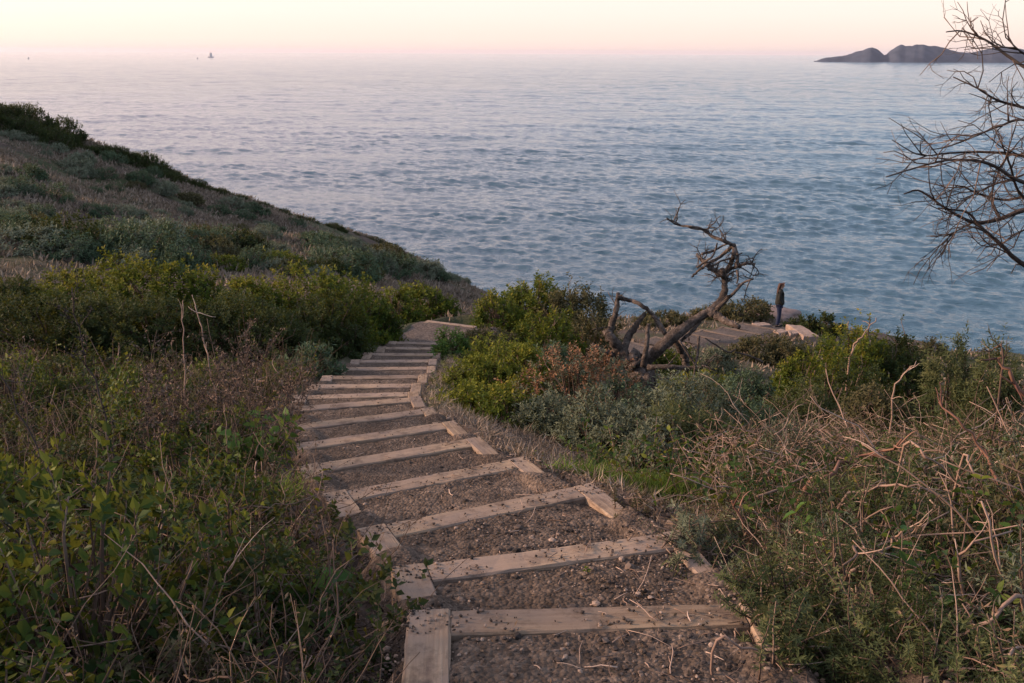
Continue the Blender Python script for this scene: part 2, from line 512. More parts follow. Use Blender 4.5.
# ------------------------------------------------------------------ headland across the water
def build_headland():
    pts = [(700, 61.5), (816, 61), (826, 57), (840, 56), (852, 54), (862, 49.5), (872, 48), (880, 51), (885, 56), (890, 51), (899, 46), (912, 45.5), (926, 44.5), (938, 47), (950, 50), (968, 52), (985, 50), (1005, 47), (1030, 50), (1070, 44), (1130, 40), (1200, 45), (1300, 42), (1420, 48)]
    D0 = 6300
    xs = np.linspace(814, 1420, 260)
    hy = np.interp(xs, [p[0] for p in pts], [p[1] for p in pts]) + 1.6 * fbm(xs / 7.0, xs * 0, 4, 4) * np.clip((xs - 816) / 20, .1, 1)
    mb = MB(); prof = np.linspace(-1, 1, 25)
    V = np.zeros((len(xs), len(prof), 3))
    for i, (x, y) in enumerate(zip(xs, hy)):
        d = D0 + (x - 814) * 1.2
        top = at(x, y, d); base = at_z(x, 63.2, SEA)
        c = np.array([top[0], top[1]]); dr = c / np.linalg.norm(c)
        h = top[2] - SEA + 3
        w = 120 + h * 2.6
        for j, s in enumerate(prof):
            hh = h * (1 - abs(s) ** 1.6) * (1 + .16 * float(fbm(np.array([x / 9. + s * 2]), np.array([s * 3.0]), 8)[0]) * (1 if abs(s) < .95 else 0))
            off = dr * s * w
            V[i, j] = (c[0] + off[0], c[1] + off[1], SEA - 3 + hh)
    n, m = V.shape[:2]; idx = np.arange(n * m).reshape(n, m)
    q = np.stack([idx[:-1, :-1], idx[1:, :-1], idx[1:, 1:], idx[:-1, 1:]], -1).reshape(-1, 4)
    mb.add(V, q)
    t = NT('headland_hazed_scrub'); nz = t.noise(.012, 6, .65, t.pos())  # the blue of distant air is put into this scrub colour
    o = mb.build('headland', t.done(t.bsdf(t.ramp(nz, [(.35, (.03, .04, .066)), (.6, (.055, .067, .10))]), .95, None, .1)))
    tag(o, kind='structure')


build_headland()

# ------------------------------------------------------------------ steps: where they stand
STEP_PX = [  # outer far corners of each cross timber, left and right, nearest first
    ((408, 610), (765, 601)), ((391, 567), (680, 530)), ((357, 529), (592, 482)), ((322, 494), (525, 456)),
    ((297, 466), (480, 436)), ((294, 443), (455, 420)), ((293, 424), (433, 407)), ((294, 406), (421, 396)),
    ((294, 395), (419, 391)), ((308, 384), (422, 383)), ((322, 375.5), (428, 374.5)), ((337, 367), (436, 366)),
    ((351, 359.5), (437, 359)), ((364, 352.5), (441, 353)), ((378, 346.5), (447, 347)), ((389, 341), (457, 342.5)),
]
STEPS = []
for i, (a, b) in enumerate(STEP_PX):
    z = -(1.94 + .2295 * i)
    A = at_z(*a, z); B = at_z(*b, z)
    STEPS.append((A, B))
zL = -5.75
LA, LB = at_z(428, 320, zL), at_z(477, 326, zL)
cent = np.array([(A + B) / 2 for A, B in STEPS])
if __name__ == '__main__':
    for (A, B) in STEPS: print('STEP', A.round(2), B.round(2), round(float(np.linalg.norm(B - A)), 2))
    print('LAND', LA.round(2), LB.round(2))

# ------------------------------------------------------------------ terrain
ctl = []
for (px, py, d) in [
    # far hillside, gully and saddle
    (-260, 235, 26), (0, 262, 26), (100, 262, 28), (200, 264, 30), (300, 266, 33), (400, 272, 44), (430, 282, 52),
    (0, 180, 39), (100, 205, 43), (200, 226, 47), (300, 246, 51), (-260, 130, 40), (380, 262, 58),
    (-300, 20, 50), (-150, 55, 52), (0, 112, 56), (100, 150, 59), (200, 188, 63), (300, 218, 67), (400, 251, 71), (450, 274, 73), (482, 288, 74),
    (460, 312, 30), (480, 318, 40), (500, 322, 52),
    # right: below the bushes, the overlook
    (560, 340, 30), (600, 352, 26), (560, 322, 46), (640, 352, 29), (640, 326, 40), (700, 345, 31.5), (742, 334, 34), (776, 325.5, 36.7), (800, 330, 35.5), (815, 334, 35),
    (760, 318, 41), (840, 342, 38), (840, 350, 34), (900, 345, 41), (960, 352, 41), (1024, 358, 38), (1200, 388, 34), (750, 357, 30), (850, 395, 24),
    (643, 400, 13), (720, 440, 13.2), (850, 440, 17.5), (960, 452, 15), (1100, 480, 14), (655, 506, 7), (690, 490, 9), (760, 482, 9.6), (640, 470, 9.3), (565, 472, 8), (830, 470, 11.5), (920, 474, 11), (580, 449, 11.3), (490, 429, 12.4), (600, 418, 13.4), (530, 440, 11.3)]:
    ctl.append(at(px, py, d))
for A, B in STEPS[::2] + [STEPS[-1]]:
    u = unit(B - A); c = (A + B) / 2
    ctl.append(c + [0, 0, -.18])
    for o, dz in ((-1.6, -.12), (-3.5, .0), (1.5, -.22)):
        ctl.append(c + u * o + [0, 0, dz - .1])
ctl.append((LA + LB) / 2 + [0, 0, -.1])
for x in (-14, -7, -2, 2, 7, 14):
    ctl.append([x, -1.0, -1.55]); ctl.append([x, -8, -.4])
for x, y, z in [(-7, 6, -2.75), (-12, 12, -3.6), (2.2, 3.6, -2.1), (3.2, 3.2, -2.0), (3.4, 5.2, -2.55), (6, 4.5, -2.3), (11, 9, -4.0), (-9, 17, -5.0), (-4, 17, -5.1), (25, 5, -4), (-30, 5, -2)]:
    ctl.append([x, y, z])
ctl = np.array(ctl)
_mu = ctl[:, :2].mean(0)


def _phi(r2): return r2 * np.log(r2 + 1e-6)


_c = (ctl[:, :2] - _mu) / 30
_n = len(_c)
_K = _phi(((_c[:, None] - _c[None]) ** 2).sum(-1)) + np.eye(_n) * .004
_Pm = np.hstack([np.ones((_n, 1)), _c])
_A = np.block([[_K, _Pm], [_Pm.T, np.zeros((3, 3))]])
_sol = np.linalg.solve(_A, np.concatenate([ctl[:, 2], np.zeros(3)]))

coast = np.array([at(*p)[:2] for p in [(-300, 20, 51), (-150, 55, 53), (0, 105, 57), (100, 145, 60), (200, 182, 64), (300, 212, 68), (400, 245, 72), (450, 272, 74), (486, 292, 74),
                                      (505, 310, 60), (560, 318, 48), (620, 318, 43), (690, 318, 42.5), (740, 314, 43), (800, 318, 42.5), (840, 332, 42), (900, 338, 43), (960, 346, 43), (1024, 352, 41), (1200, 380, 37)]])
coast = np.vstack([[-300, 40], [-90, 52], coast, [70, 25], [300, -60]])


def coast_dist(x, y):
    """signed distance (positive = seaward) and nearest point"""
    P = np.stack([x, y], -1); best = np.full(x.shape, 1e9); near = np.zeros(P.shape); sg = np.ones(x.shape)
    for a, b in zip(coast[:-1], coast[1:]):
        e = b - a; t = np.clip(((P - a) @ e) / (e @ e), 0, 1)
        q = a + t[..., None] * e; d = np.linalg.norm(P - q, axis=-1)
        s = e[0] * (P[..., 1] - a[1]) - e[1] * (P[..., 0] - a[0])
        m = d < best - 1e-6
        best = np.where(m, d, best); near = np.where(m[..., None], q, near); sg = np.where(m, np.where(s > 0, 1.0, -1.0), sg)
    return best * sg, near


spine = np.vstack([cent[0] + (cent[0] - cent[1]) * 3.2, cent[0] + (cent[0] - cent[1]), cent, ((LA + LB) / 2)[None], ((LA + LB) / 2 + np.array([.3, 1.2, -.3]))[None]])


def ground(x, y, fine=True):
    x = np.atleast_1d(np.asarray(x, float)); y = np.atleast_1d(np.asarray(y, float))
    sh = x.shape; x = x.ravel(); y = y.ravel()
    d, near = coast_dist(x, y)
    sea = d > 0
    ex = np.where(sea, near[:, 0], x); ey = np.where(sea, near[:, 1], y)
    ex = np.clip(ex, -75, 55); ey = np.clip(ey, -12, 85)
    z = np.zeros_like(x)
    for s in range(0, len(x), 40000):
        q = (np.stack([ex[s:s + 40000], ey[s:s + 40000]], -1) - _mu) / 30
        k = _phi(((q[:, None] - _c[None]) ** 2).sum(-1))
        z[s:s + 40000] = k @ _sol[:_n] + _sol[_n] + q @ _sol[_n + 1:]
    # beyond the brow the ground falls away in a rocky bluff
    fall = np.where(sea, d * .95 + .25 * d * fbm(x / 6, y / 6, 12, 3), 0)
    z = np.maximum(z - np.maximum(fall, 0) * sea, SEA - 4)
    far = np.clip((np.hypot(x, y) - 20) / 25, 0, 1)
    z = z + fbm(x / 7, y / 7, 21, 4) * .9 * far + fbm(x / 1.6, y / 1.6, 31, 3) * .10
    # the flight of steps lies in a bed of its own
    best = np.full(x.shape, 1e9); zz = np.zeros_like(x)
    for a, b in zip(spine[:-1], spine[1:]):
        e = (b - a)[:2]; t = np.clip(((x - a[0]) * e[0] + (y - a[1]) * e[1]) / (e @ e), 0, 1)
        q = a[None] + t[:, None] * (b - a)[None]
        dd = np.hypot(x - q[:, 0], y - q[:, 1]); m = dd < best
        best = np.where(m, dd, best); zz = np.where(m, q[:, 2], zz)
    w = np.clip((1.35 - best) / .55, 0, 1); w = w * w * (3 - 2 * w)
    sx = np.interp(y, spine[:, 1], spine[:, 0]); left = x < sx
    lw = np.clip((best - .60) / .22, 0, 1)
    up = np.where(left & (y < 4.4), .06, np.where(left, .27, .22))
    z = z * (1 - w) + (zz - .30 + up * lw + .07 * vnoise(x * 3, y * 3, 4)) * w
    return z.reshape(sh)


def g1(x, y): return float(ground(np.array([x]), np.array([y]))[0])


def build_terrain():
    def axis(lo, hi, c, n, k):
        u = np.linspace(-1, 1, n); s = np.sinh(k * u) / np.sinh(k)
        return np.where(s < 0, c + s * (c - lo), c + s * (hi - c))
    xs = axis(-160, 140, 0, 440, 3.4); ys = axis(-40, 190, 8, 520, 3.0)
    X, Y = np.meshgrid(xs, ys, indexing='ij')
    Z = ground(X, Y)
    n, m = X.shape; idx = np.arange(n * m).reshape(n, m)
    q = np.stack([idx[:-1, :-1], idx[1:, :-1], idx[1:, 1:], idx[:-1, 1:]], -1).reshape(-1, 4)
    mb = MB(); mb.add(np.stack([X, Y, Z], -1), q)
    tag(mb.build('terrain', M['ground']), kind='structure')


build_terrain()


# ------------------------------------------------------------------ the steps
def block(mb, A, B, wdir, wid, hgt, seg=10, g=None, mat=0, wear=.0022):
    """a sawn timber from A to B (upper far edge), wid back along wdir, hgt down, edges worn; local frame"""
    A = np.asarray(A, float); B = np.asarray(B, float); c = .008
    prof = np.array([(c, 0), (wid - c, 0), (wid, -c), (wid, -hgt), (0, -hgt), (0, -c)])
    t = np.linspace(0, 1, seg)
    P = A[None] * (1 - t[:, None]) + B[None] * t[:, None]
    ring = P[:, None, :] + prof[None, :, :1] * np.asarray(wdir)[None, None] + prof[None, :, 1:] * np.array([0, 0, 1.0])
    if g is not None: ring = ring + (g.random(ring.shape) - .5) * 2 * wear
    k = len(prof); idx = np.arange(seg * k).reshape(seg, k)
    q = np.stack([idx[:-1], np.roll(idx, -1, 1)[:-1], np.roll(idx, -1, 1)[1:], idx[1:]], -1).reshape(-1, 4)
    mb.add(ring.reshape(-1, 3), q[:, ::-1], .5, mat, False)
    b = mb.n - seg * k
    mb.f.append(np.stack([idx[0], idx[-1][::-1]]) + b); mb.m.append((2, mat, False))


LIT = []
PEB = []          # (x, y, z, size) of loose stones


def timber_obj(name, parent, L, wid, hgt, org, rz, g, seg=10, mat='timber'):
    """beam with its own axis along local X so the grain follows it"""
    mb = MB(); block(mb, (0, 0, 0), (L, 0, 0), (0, -1, 0), wid, hgt, seg, g)
    o = mb.build(name, M[mat], parent); o.location = org; o.rotation_euler = (0, 0, rz)
    return o


ORD = ['nearest', 'second', 'third', 'fourth', 'fifth', 'sixth', 'seventh', 'eighth', 'ninth', 'tenth', 'eleventh', 'twelfth', 'thirteenth', 'fourteenth', 'fifteenth', 'sixteenth']
LOOK = {0: 'gravel step nearest the camera, its broad left side timber running back to the viewer',
        1: 'second timber step from the camera, with the lit outer face of its left timber showing',
        2: 'third timber step from the camera, its left corner tinged with reddish stain',
        3: 'fourth timber step from the camera, beside the purplish dry grass on the right',
        4: 'fifth timber step from the camera, wide pale beam with dirty left corner',
        14: 'second highest up the picture of the sixteen timber steps, above a worn tread',
        15: 'last and farthest timber step of the long flight, just before the dark landing'}


def build_steps():
    for i, (A, B) in enumerate(STEPS):
        g = rng(100 + i)
        u3 = B - A; u3[2] = 0; Lw = np.linalg.norm(u3); u = u3 / Lw
        back = np.array([u[1], -u[0], 0.0])          # towards the camera
        rz = math.atan2(u[1], u[0])
        prev = cent[i - 1] if i else cent[0] + (cent[0] - cent[1])
        dep = abs(np.dot((prev - cent[i])[:2], back[:2])) - .02
        tw = .155 if i < 6 else .15
        hg = .19
        root = empty('trail_step', A, rz)
        lab = LOOK.get(i, f'{ORD[i]} timber step counted from the camera down the long flight')
        tag(root, lab, 'step', 'timber steps of the long flight')
        sw = .155
        # root frame: x along the cross timber, -y back towards the camera
        noleft = i in (5, 6, 7)
        swr = .10 if i < 2 else .13
        cr = timber_obj('cross_timber', root, Lw - (0 if noleft else sw) - swr - .004, tw, hg, ((0 if noleft else sw) + .002, 0, -.004), 0, g, 14)
        for s in ((1,) if noleft else (0, 1)):
            sl = dep * (.97 if (i == 0 and s == 0) else .8)
            o = timber_obj('side_timber', root, sl, sw if s == 0 else swr, hg, (0 if s == 0 else Lw, 0.0, 0), 0, g, 12)
            if s == 0:
                o.rotation_euler = (0, 0, -math.pi / 2); o.location = (sw, 0.004 * g.random(), 0)
            else:
                o.rotation_euler = (0, 0, -math.pi / 2); o.location = (Lw, -.004 * g.random(), 0)
            # local: x -> -y ; block width runs along -y local -> -x : so it spans [x-sw, x]
        # gravel fill
        nx, ny = (70, 50) if i < 4 else (40, 26)
        xs = np.linspace(-.10, Lw + .10, nx); ys = np.linspace(tw - .012, dep + .12, ny)
        X, Y = np.meshgrid(xs, ys, indexing='ij')
        wx = A[0] + u[0] * X + back[0] * Y; wy = A[1] + u[1] * X + back[1] * Y
        tt = (Y - tw) / dep
        edge = np.minimum(X, Lw - X)
        Z = -.012 + .05 * np.clip(tt, 0, 1.05) ** 1.3 + .02 * vnoise(wx * 5, wy * 5, 3) + .014 * vnoise(wx * 16, wy * 16, 5) + .008 * vnoise(wx * 45, wy * 45, 6)
        # soil and gravel bury the side timbers towards the back of the tread
        bury = np.clip((tt - np.where(X < .5 * Lw, .02, .12) + .42 * vnoise(wx * 4.1, wy * 4.1, 9)) / .18, 0, 1)
        if i == 0: bury = np.where(X < .5 * Lw, 0, bury)
        side_ = np.clip((.20 - edge) / .06, 0, 1)
        Z = Z + side_ * (bury * (.028 + .03 * np.clip(tt, 0, 1) - Z + .022 * vnoise(wx * 9, wy * 9, 2) + .01 * vnoise(wx * 40, wy * 40, 6)) - (1 - bury) * .018)
        Z = Z - np.where(edge < 0, -edge * (.9 if i else 1.6), 0) - np.where((edge < .02) & (bury < .5), .05, 0)
        Z[:, 0] -= .02
        idx = np.arange(nx * ny).reshape(nx, ny)
        q = np.stack([idx[:-1, :-1], idx[:-1, 1:], idx[1:, 1:], idx[1:, :-1]], -1).reshape(-1, 4)
        mb = MB(); mb.add(np.stack([X, -Y, Z], -1), q[:, ::-1])
        # skirt down
        mb.build('gravel_tread', M['gravel'], root)
        # loose stones on this tread
        npb = int([9500, 6500, 4200, 2400, 1300, 700][i]) if i < 6 else 200
        px = g.random(npb) * (Lw + .16) - .08; py = tw + g.random(npb) ** .9 * dep
        sz = g.choice([.004, .0065, .010, .017], npb, p=[.62, .28, .09, .01]) * (.7 + .6 * g.random(npb))
        keep = vnoise((A[0] + u[0] * px + back[0] * py) * 2.2, (A[1] + u[1] * px + back[1] * py) * 2.2, 77) + .42 > g.random(npb) * .8
        ii = np.clip(((px + .10) / (Lw + .20) * (nx - 1)).round().astype(int), 0, nx - 1); jj = np.clip(((py - tw) / (dep + .12) * (ny - 1)).round().astype(int), 0, ny - 1)
        pz = Z[ii, jj]
        for k in np.where(keep)[0]:
            PEB.append((A[0] + u[0] * px[k] + back[0] * py[k], A[1] + u[1] * px[k] + back[1] * py[k], A[2] + max(pz[k], -.06) + sz[k] * .25, sz[k]))
        # dead leaves and bits of twig blown on to the tread, mostly along its right side
        if i < 7:
            nl_ = [420, 320, 200, 120, 80, 60, 40][i]
            lx = np.where(g.random(nl_) < .75, Lw + .06 - g.random(nl_) ** 1.7 * Lw * .55, g.random(nl_) * Lw); ly = tw * .3 + g.random(nl_) * dep * .95
            i2 = np.clip(((lx + .10) / (Lw + .20) * (nx - 1)).round().astype(int), 0, nx - 1); j2 = np.clip(((ly - tw) / (dep + .12) * (ny - 1)).round().astype(int), 0, ny - 1)
            lz = np.where(ly < tw, 0, Z[i2, j2])
            for k in range(nl_):
                LIT.append((A[0] + u[0] * lx[k] + back[0] * ly[k], A[1] + u[1] * lx[k] + back[1] * ly[k], A[2] + max(lz[k], -.03) + .006))
        # crumbs on the timber
        nc = 190 if i < 4 else 50
        px = np.where(g.random(nc) < .5, g.random(nc) ** 2 * Lw * .3, Lw - g.random(nc) ** 1.5 * Lw * .6); py = g.random(nc) * tw
        for k in range(nc):
            s = .0028 + .0055 * g.random() ** 2
            PEB.append((A[0] + u[0] * px[k] + back[0] * py[k], A[1] + u[1] * px[k] + back[1] * py[k], A[2] + s * .4, s))
    # the landing below: timber edge, side board and a trodden surface
    u3 = LB - LA; Lw = np.linalg.norm(u3); u = u3 / Lw; back = np.array([u[1], -u[0], 0]); rz = math.atan2(u[1], u[0])
    root = empty('trail_landing', LA, rz)
    tag(root, 'dark trodden landing with pale timber edge at the foot of the long flight', 'landing')
    g = rng(300)
    timber_obj('edge_timber', root, Lw, .13, .19, (0, 0, 0), 0, g)
    o = timber_obj('side_timber', root, 1.9, .12, .19, (0, -.135, .002), 0, g); o.rotation_euler = (0, 0, -math.pi / 2 - .12); o.location = (.12, -.135, .002)
    nx, ny = 30, 40
    X, Y = np.meshgrid(np.linspace(-.1, Lw + .5, nx), np.linspace(.12, 2.6, ny), indexing='ij')
    Z = -.02 + .03 * vnoise(X * 4, Y * 4, 3) + .06 * Y
    idx = np.arange(nx * ny).reshape(nx, ny)
    q = np.stack([idx[:-1, :-1], idx[1:, :-1], idx[1:, 1:], idx[:-1, 1:]], -1).reshape(-1, 4)
    mb = MB(); mb.add(np.stack([X, -Y, Z], -1), q[:, ::-1]); mb.build('dirt_surface', M['path'], root)


build_steps()

ICO_V = None


def stones(mb, pts, sizes, g, flat=.7, mat=0):
    ph = (1 + 5 ** .5) / 2
    v = np.array([(-1, ph, 0), (1, ph, 0), (-1, -ph, 0), (1, -ph, 0), (0, -1, ph), (0, 1, ph), (0, -1, -ph), (0, 1, -ph), (ph, 0, -1), (ph, 0, 1), (-ph, 0, -1), (-ph, 0, 1)]) / 1.9
    f = np.array([(0, 11, 5), (0, 5, 1), (0, 1, 7), (0, 7, 10), (0, 10, 11), (1, 5, 9), (5, 11, 4), (11, 10, 2), (10, 7, 6), (7, 1, 8), (3, 9, 4), (3, 4, 2), (3, 2, 6), (3, 6, 8), (3, 8, 9), (4, 9, 5), (2, 4, 11), (6, 2, 10), (8, 6, 7), (9, 8, 1)])
    n = len(pts)
    sc = (.65 + .7 * g.random((n, 3))) * np.array([1, 1, flat])
    jit = 1 + .35 * (g.random((n, 12)) - .5)
    a = g.random(n) * 6.28; ca, sa = np.cos(a), np.sin(a)
    V = v[None] * jit[..., None] * sc[:, None] * np.asarray(sizes)[:, None, None]
    x = V[..., 0] * ca[:, None] - V[..., 1] * sa[:, None]; y = V[..., 0] * sa[:, None] + V[..., 1] * ca[:, None]
    V = np.stack([x, y, V[..., 2]], -1) + np.asarray(pts)[:, None]
    F = (f[None] + (np.arange(n) * 12)[:, None, None]).reshape(-1, 3)
    mb.add(V.reshape(-1, 3), F, np.repeat(g.random(n), 12), mat, False)


def build_pebbles():
    g = rng(8); p = np.array(PEB); mb = MB(); stones(mb, p[:, :3], p[:, 3], g)
    # soil crumbs beside the flight
    n = 5000
    c = cent[g.integers(0, 6, n)]; side = np.where(g.random(n) < .5, -1, 1)
    off = .72 + g.random(n) ** 1.5 * .7
    x = c[:, 0] + side * off + (g.random(n) - .5) * .2; y = c[:, 1] - g.random(n) * 1.1
    z = ground(x, y); s = .005 + .014 * g.random(n) ** 6
    stones(mb, np.stack([x, y, z + s * .3], -1), s, g)
    tag(mb.build('gravel', M['stone']), 'loose brown gravel and soil crumbs scattered over the steps', kind='stuff')


build_pebbles()


def build_litter():
    g = rng(9); p = np.array(LIT); n = len(p); mb = MB()
    k = g.random(n) < .7
    q = p[k]; m = len(q)
    leaves(mb, q, g.normal(size=(m, 3)) * [1, 1, .25], unit(g.normal(size=(m, 3)) * .5 + [0, 0, 1]), .012 + .022 * g.random(m) ** 2, .010, g.random(m), 0)
    q = p[~k]; m = len(q)
    pt = twig_paths(g, q + [0, 0, .004], g.normal(size=(m, 3)) * [1, 1, .08], .04 + .16 * g.random(m) ** 2, 5, .25)
    tubes(mb, pt, np.linspace(.0022, .0012, 5)[None] * (.5 + g.random(m))[:, None], 4, g.random(m), 1)
    tag(mb.build('leaf_litter', [M['litter'], M['twig_tan']]), 'dead leaves and broken twig bits lying on the gravel treads', kind='stuff')


build_litter()

PA = [at(*p)[:2] for p in [(470, 322, 21.8), (520, 335, 24), (580, 350, 27), (640, 350, 29.3), (700, 342, 32), (742, 332, 34.5), (776, 326, 36.4), (800, 327, 36.6)]]


def path_dist(x, y):
    best = np.full(np.shape(x), 1e9)
    for a, b in zip(PA[:-1], PA[1:]):
        e = b - a; t = np.clip(((x - a[0]) * e[0] + (y - a[1]) * e[1]) / (e @ e), 0, 1)
        best = np.minimum(best, np.hypot(x - a[0] - t * e[0], y - a[1] - t * e[1]))
    return best


# ------------------------------------------------------------------ shrubs
def bush_mesh(seed, rx, ry, h, n_sprig, per, L, Wd, lump=.28, shape='coyote', yellow=.25, skirt=.0, pal=(0, 0)):
    """foliage and stem meshes of one shrub, base at the origin. Leaves sit along short shoots that fill an uneven crown."""
    g = rng(seed)
    fo = MB(); st = MB()
    # lobes that make the outline uneven
    nl = 9
    lob = unit(g.normal(size=(nl, 3)) + [0, 0, .35]); la = g.random(nl) * lump * 1.6 - lump * .25; lw = 3 + 6 * g.random(nl)

    def rad(d):
        e = np.exp(lw[None] * (d @ lob.T - 1))
        return .82 + (e * la[None]).sum(1)

    d = g.normal(size=(n_sprig, 3)); d[:, 2] = np.abs(d[:, 2]) - skirt * .35 * g.random(n_sprig); d = unit(d)
    low = g.random(n_sprig) < .2
    d[:, 2] = np.where(low, .02 + .22 * g.random(n_sprig), d[:, 2]); d = unit(d)
    # shoots gather in clumps, with darker gaps between them
    nc = max(14, n_sprig // 16); cd = g.normal(size=(nc, 3)); cd[:, 2] = np.abs(cd[:, 2]); cd = unit(cd); cr_ = .66 + .34 * g.random(nc) ** .6
    ck = g.integers(0, nc, n_sprig); spread = 1.25 / math.sqrt(nc)
    loose = (g.random(n_sprig) < .25) | low
    d = np.where(loose[:, None], d, unit(cd[ck] + g.normal(size=d.shape) * spread * .55))
    d[:, 2] = np.where(d[:, 2] < -.1, .05, d[:, 2])
    r = rad(d) * np.where(loose, .6 + .38 * g.random(n_sprig) ** .5, cr_[ck] + spread * .35 * g.normal(size=n_sprig) * .6)
    stray = g.random(n_sprig) < .05
    r = np.where(stray, r * (1.03 + .14 * g.random(n_sprig)), r)
    C = d * r[:, None] * np.array([rx, ry, h])
    C[:, 2] = np.maximum(C[:, 2], .03 * h + .1 * h * g.random(n_sprig))
    ax = unit(d * np.array([1 / rx, 1 / ry, 1 / h]) * h * .55 + [0, 0, .55] + .55 * g.normal(size=(n_sprig, 3)) * .6)
    sl = L * per * .30 * (.6 + .8 * g.random(n_sprig))
    tt = np.tile(np.arange(per) / per, n_sprig) + g.random(n_sprig * per) / per
    ci = np.repeat(np.arange(n_sprig), per)
    P = C[ci] + ax[ci] * (sl[ci] * tt)[:, None]
    az = np.tile(np.arange(per) * 2.4, n_sprig) + g.random(n_sprig * per) * .8
    ref = unit(np.cross(ax, [0.31, .2, .93])); ref2 = np.cross(ax, ref)
    side = np.cos(az)[:, None] * ref[ci] + np.sin(az)[:, None] * ref2[ci]
    up = .35 + .75 * tt
    D = unit(side + ax[ci] * up[:, None])
    N = unit(ax[ci] - D * (ax[ci] * D).sum(1, keepdims=True) + .3 * g.normal(size=D.shape))
    # bring the crown to its measured height and width
    hz = np.quantile(P[:, 2], .992) / h; wx = np.quantile(np.hypot(P[:, 0] / rx, P[:, 1] / ry), .88)
    P = P / [wx, wx, hz]; C = C / [wx, wx, hz]
    sprig_r = g.random(n_sprig)
    rnd = np.clip(.16 + .34 * sprig_r[ci] + .22 * g.random(len(P)) + yellow * tt * np.clip(C[ci, 2] / h, 0, 1.2) ** 1.5, 0, 1)  # yellower towards crown tops: sunlight painted into the leaf tone
    lv = L * (.7 + .6 * g.random(len(P)))
    if pal[1]:
        m2 = (sprig_r[ci] * .6 + .4 * np.clip(C[ci, 2] / h, 0, 1)) > 1 - pal[1]
        leaves(fo, P[~m2], D[~m2], N[~m2], lv[~m2], lv[~m2] * Wd, rnd[~m2], 0)
        leaves(fo, P[m2], D[m2], N[m2], lv[m2], lv[m2] * Wd * 1.3, g.random(m2.sum()), 1)
    else:
        leaves(fo, P, D, N, lv, lv * Wd, rnd, 0)
    # stems from the root to a share of the shoots
    ns = min(n_sprig, 90)
    k = g.permutation(n_sprig)[:ns]
    base = np.stack([(g.random(ns) - .5) * .35 * rx, (g.random(ns) - .5) * .35 * ry, np.full(ns, -.12)], -1)
    mid = base * .35 + C[k] * .5 + np.array([0, 0, -.05 * h]) + g.normal(size=(ns, 3)) * .06 * h
    paths = np.stack([base, base * .7 + mid * .3 + [0, 0, .04 * h], mid, C[k] * .8 + mid * .2, C[k], C[k] + ax[k] * sl[k, None] * .9], 1)
    rr = np.array([.016, .013, .010, .007, .005, .003]) * (h ** .6)
    tubes(st, paths, rr[None] * (.6 + .8 * g.random(ns))[:, None], 4, g.random(ns))
    return fo, st


KIND = {  # leaf length, width ratio, yellow of tips and sunlit crown tops, material, second material
    'coyote': (.052, .55, .35, 'coyote', None), 'yellow': (.055, .55, .3, 'coyote_yellow', None), 'dark': (.05, .55, .15, 'dark_leaf', None),
    'sage': (.05, .34, .2, 'sage', None), 'red': (.045, .4, .2, 'sage', 'redhead'), 'bluegreen': (.05, .42, .2, 'bluegreen', None), 'olive': (.05, .5, .2, 'olive', None),
    'bright': (.06, .5, .3, 'bright_leaf', None), 'lupine': (.055, .26, .3, 'lupine', None)}


def shrub(px, wpx, top, d, kind, label, name='shrub', group=None, depth=.8, lump=.3, dens=1.0, lscale=1.0, seed=None, sink=.0, hmax=None):
    c = at(px, 341, d); x, y = c[0], c[1]
    z = g1(x, y)
    ztop = at(px, top, d - .2)[2]
    h = max(ztop - z + sink, .45)
    if __name__ == '__main__': print('SHRUB', px, top, d, 'h', round(ztop - z, 2), 'r', round(wpx * d / F_ / 2, 2))
    if hmax: h = min(h, hmax)
    r = wpx * d / F_ / 2 / 1.02
    L, wd, ye, m1, m2 = KIND[kind]
    L = max(L * .9, d * .0034) * lscale
    area = 2.2 * (r * r + r * h * 1.6)
    per = 9
    n = int(np.clip(area / (L * L * wd) * 4.2 / per * dens, 90, 2400))
    seed = seed or int(px * 13 + top * 7 + d * 3)
    fo, st = bush_mesh(seed, r, r * depth, h / 1.02, n, per, L, wd, lump, kind, ye, pal=(0, .42 if m2 else 0))
    root = empty(name, (x, y, z - sink))
    tag(root, label, name.replace('_', ' '), group)
    fo.build('foliage', [M[m1]] + ([M[m2]] if m2 else []), root)
    st.build('stem', M['twig_brown'], root)
    return root


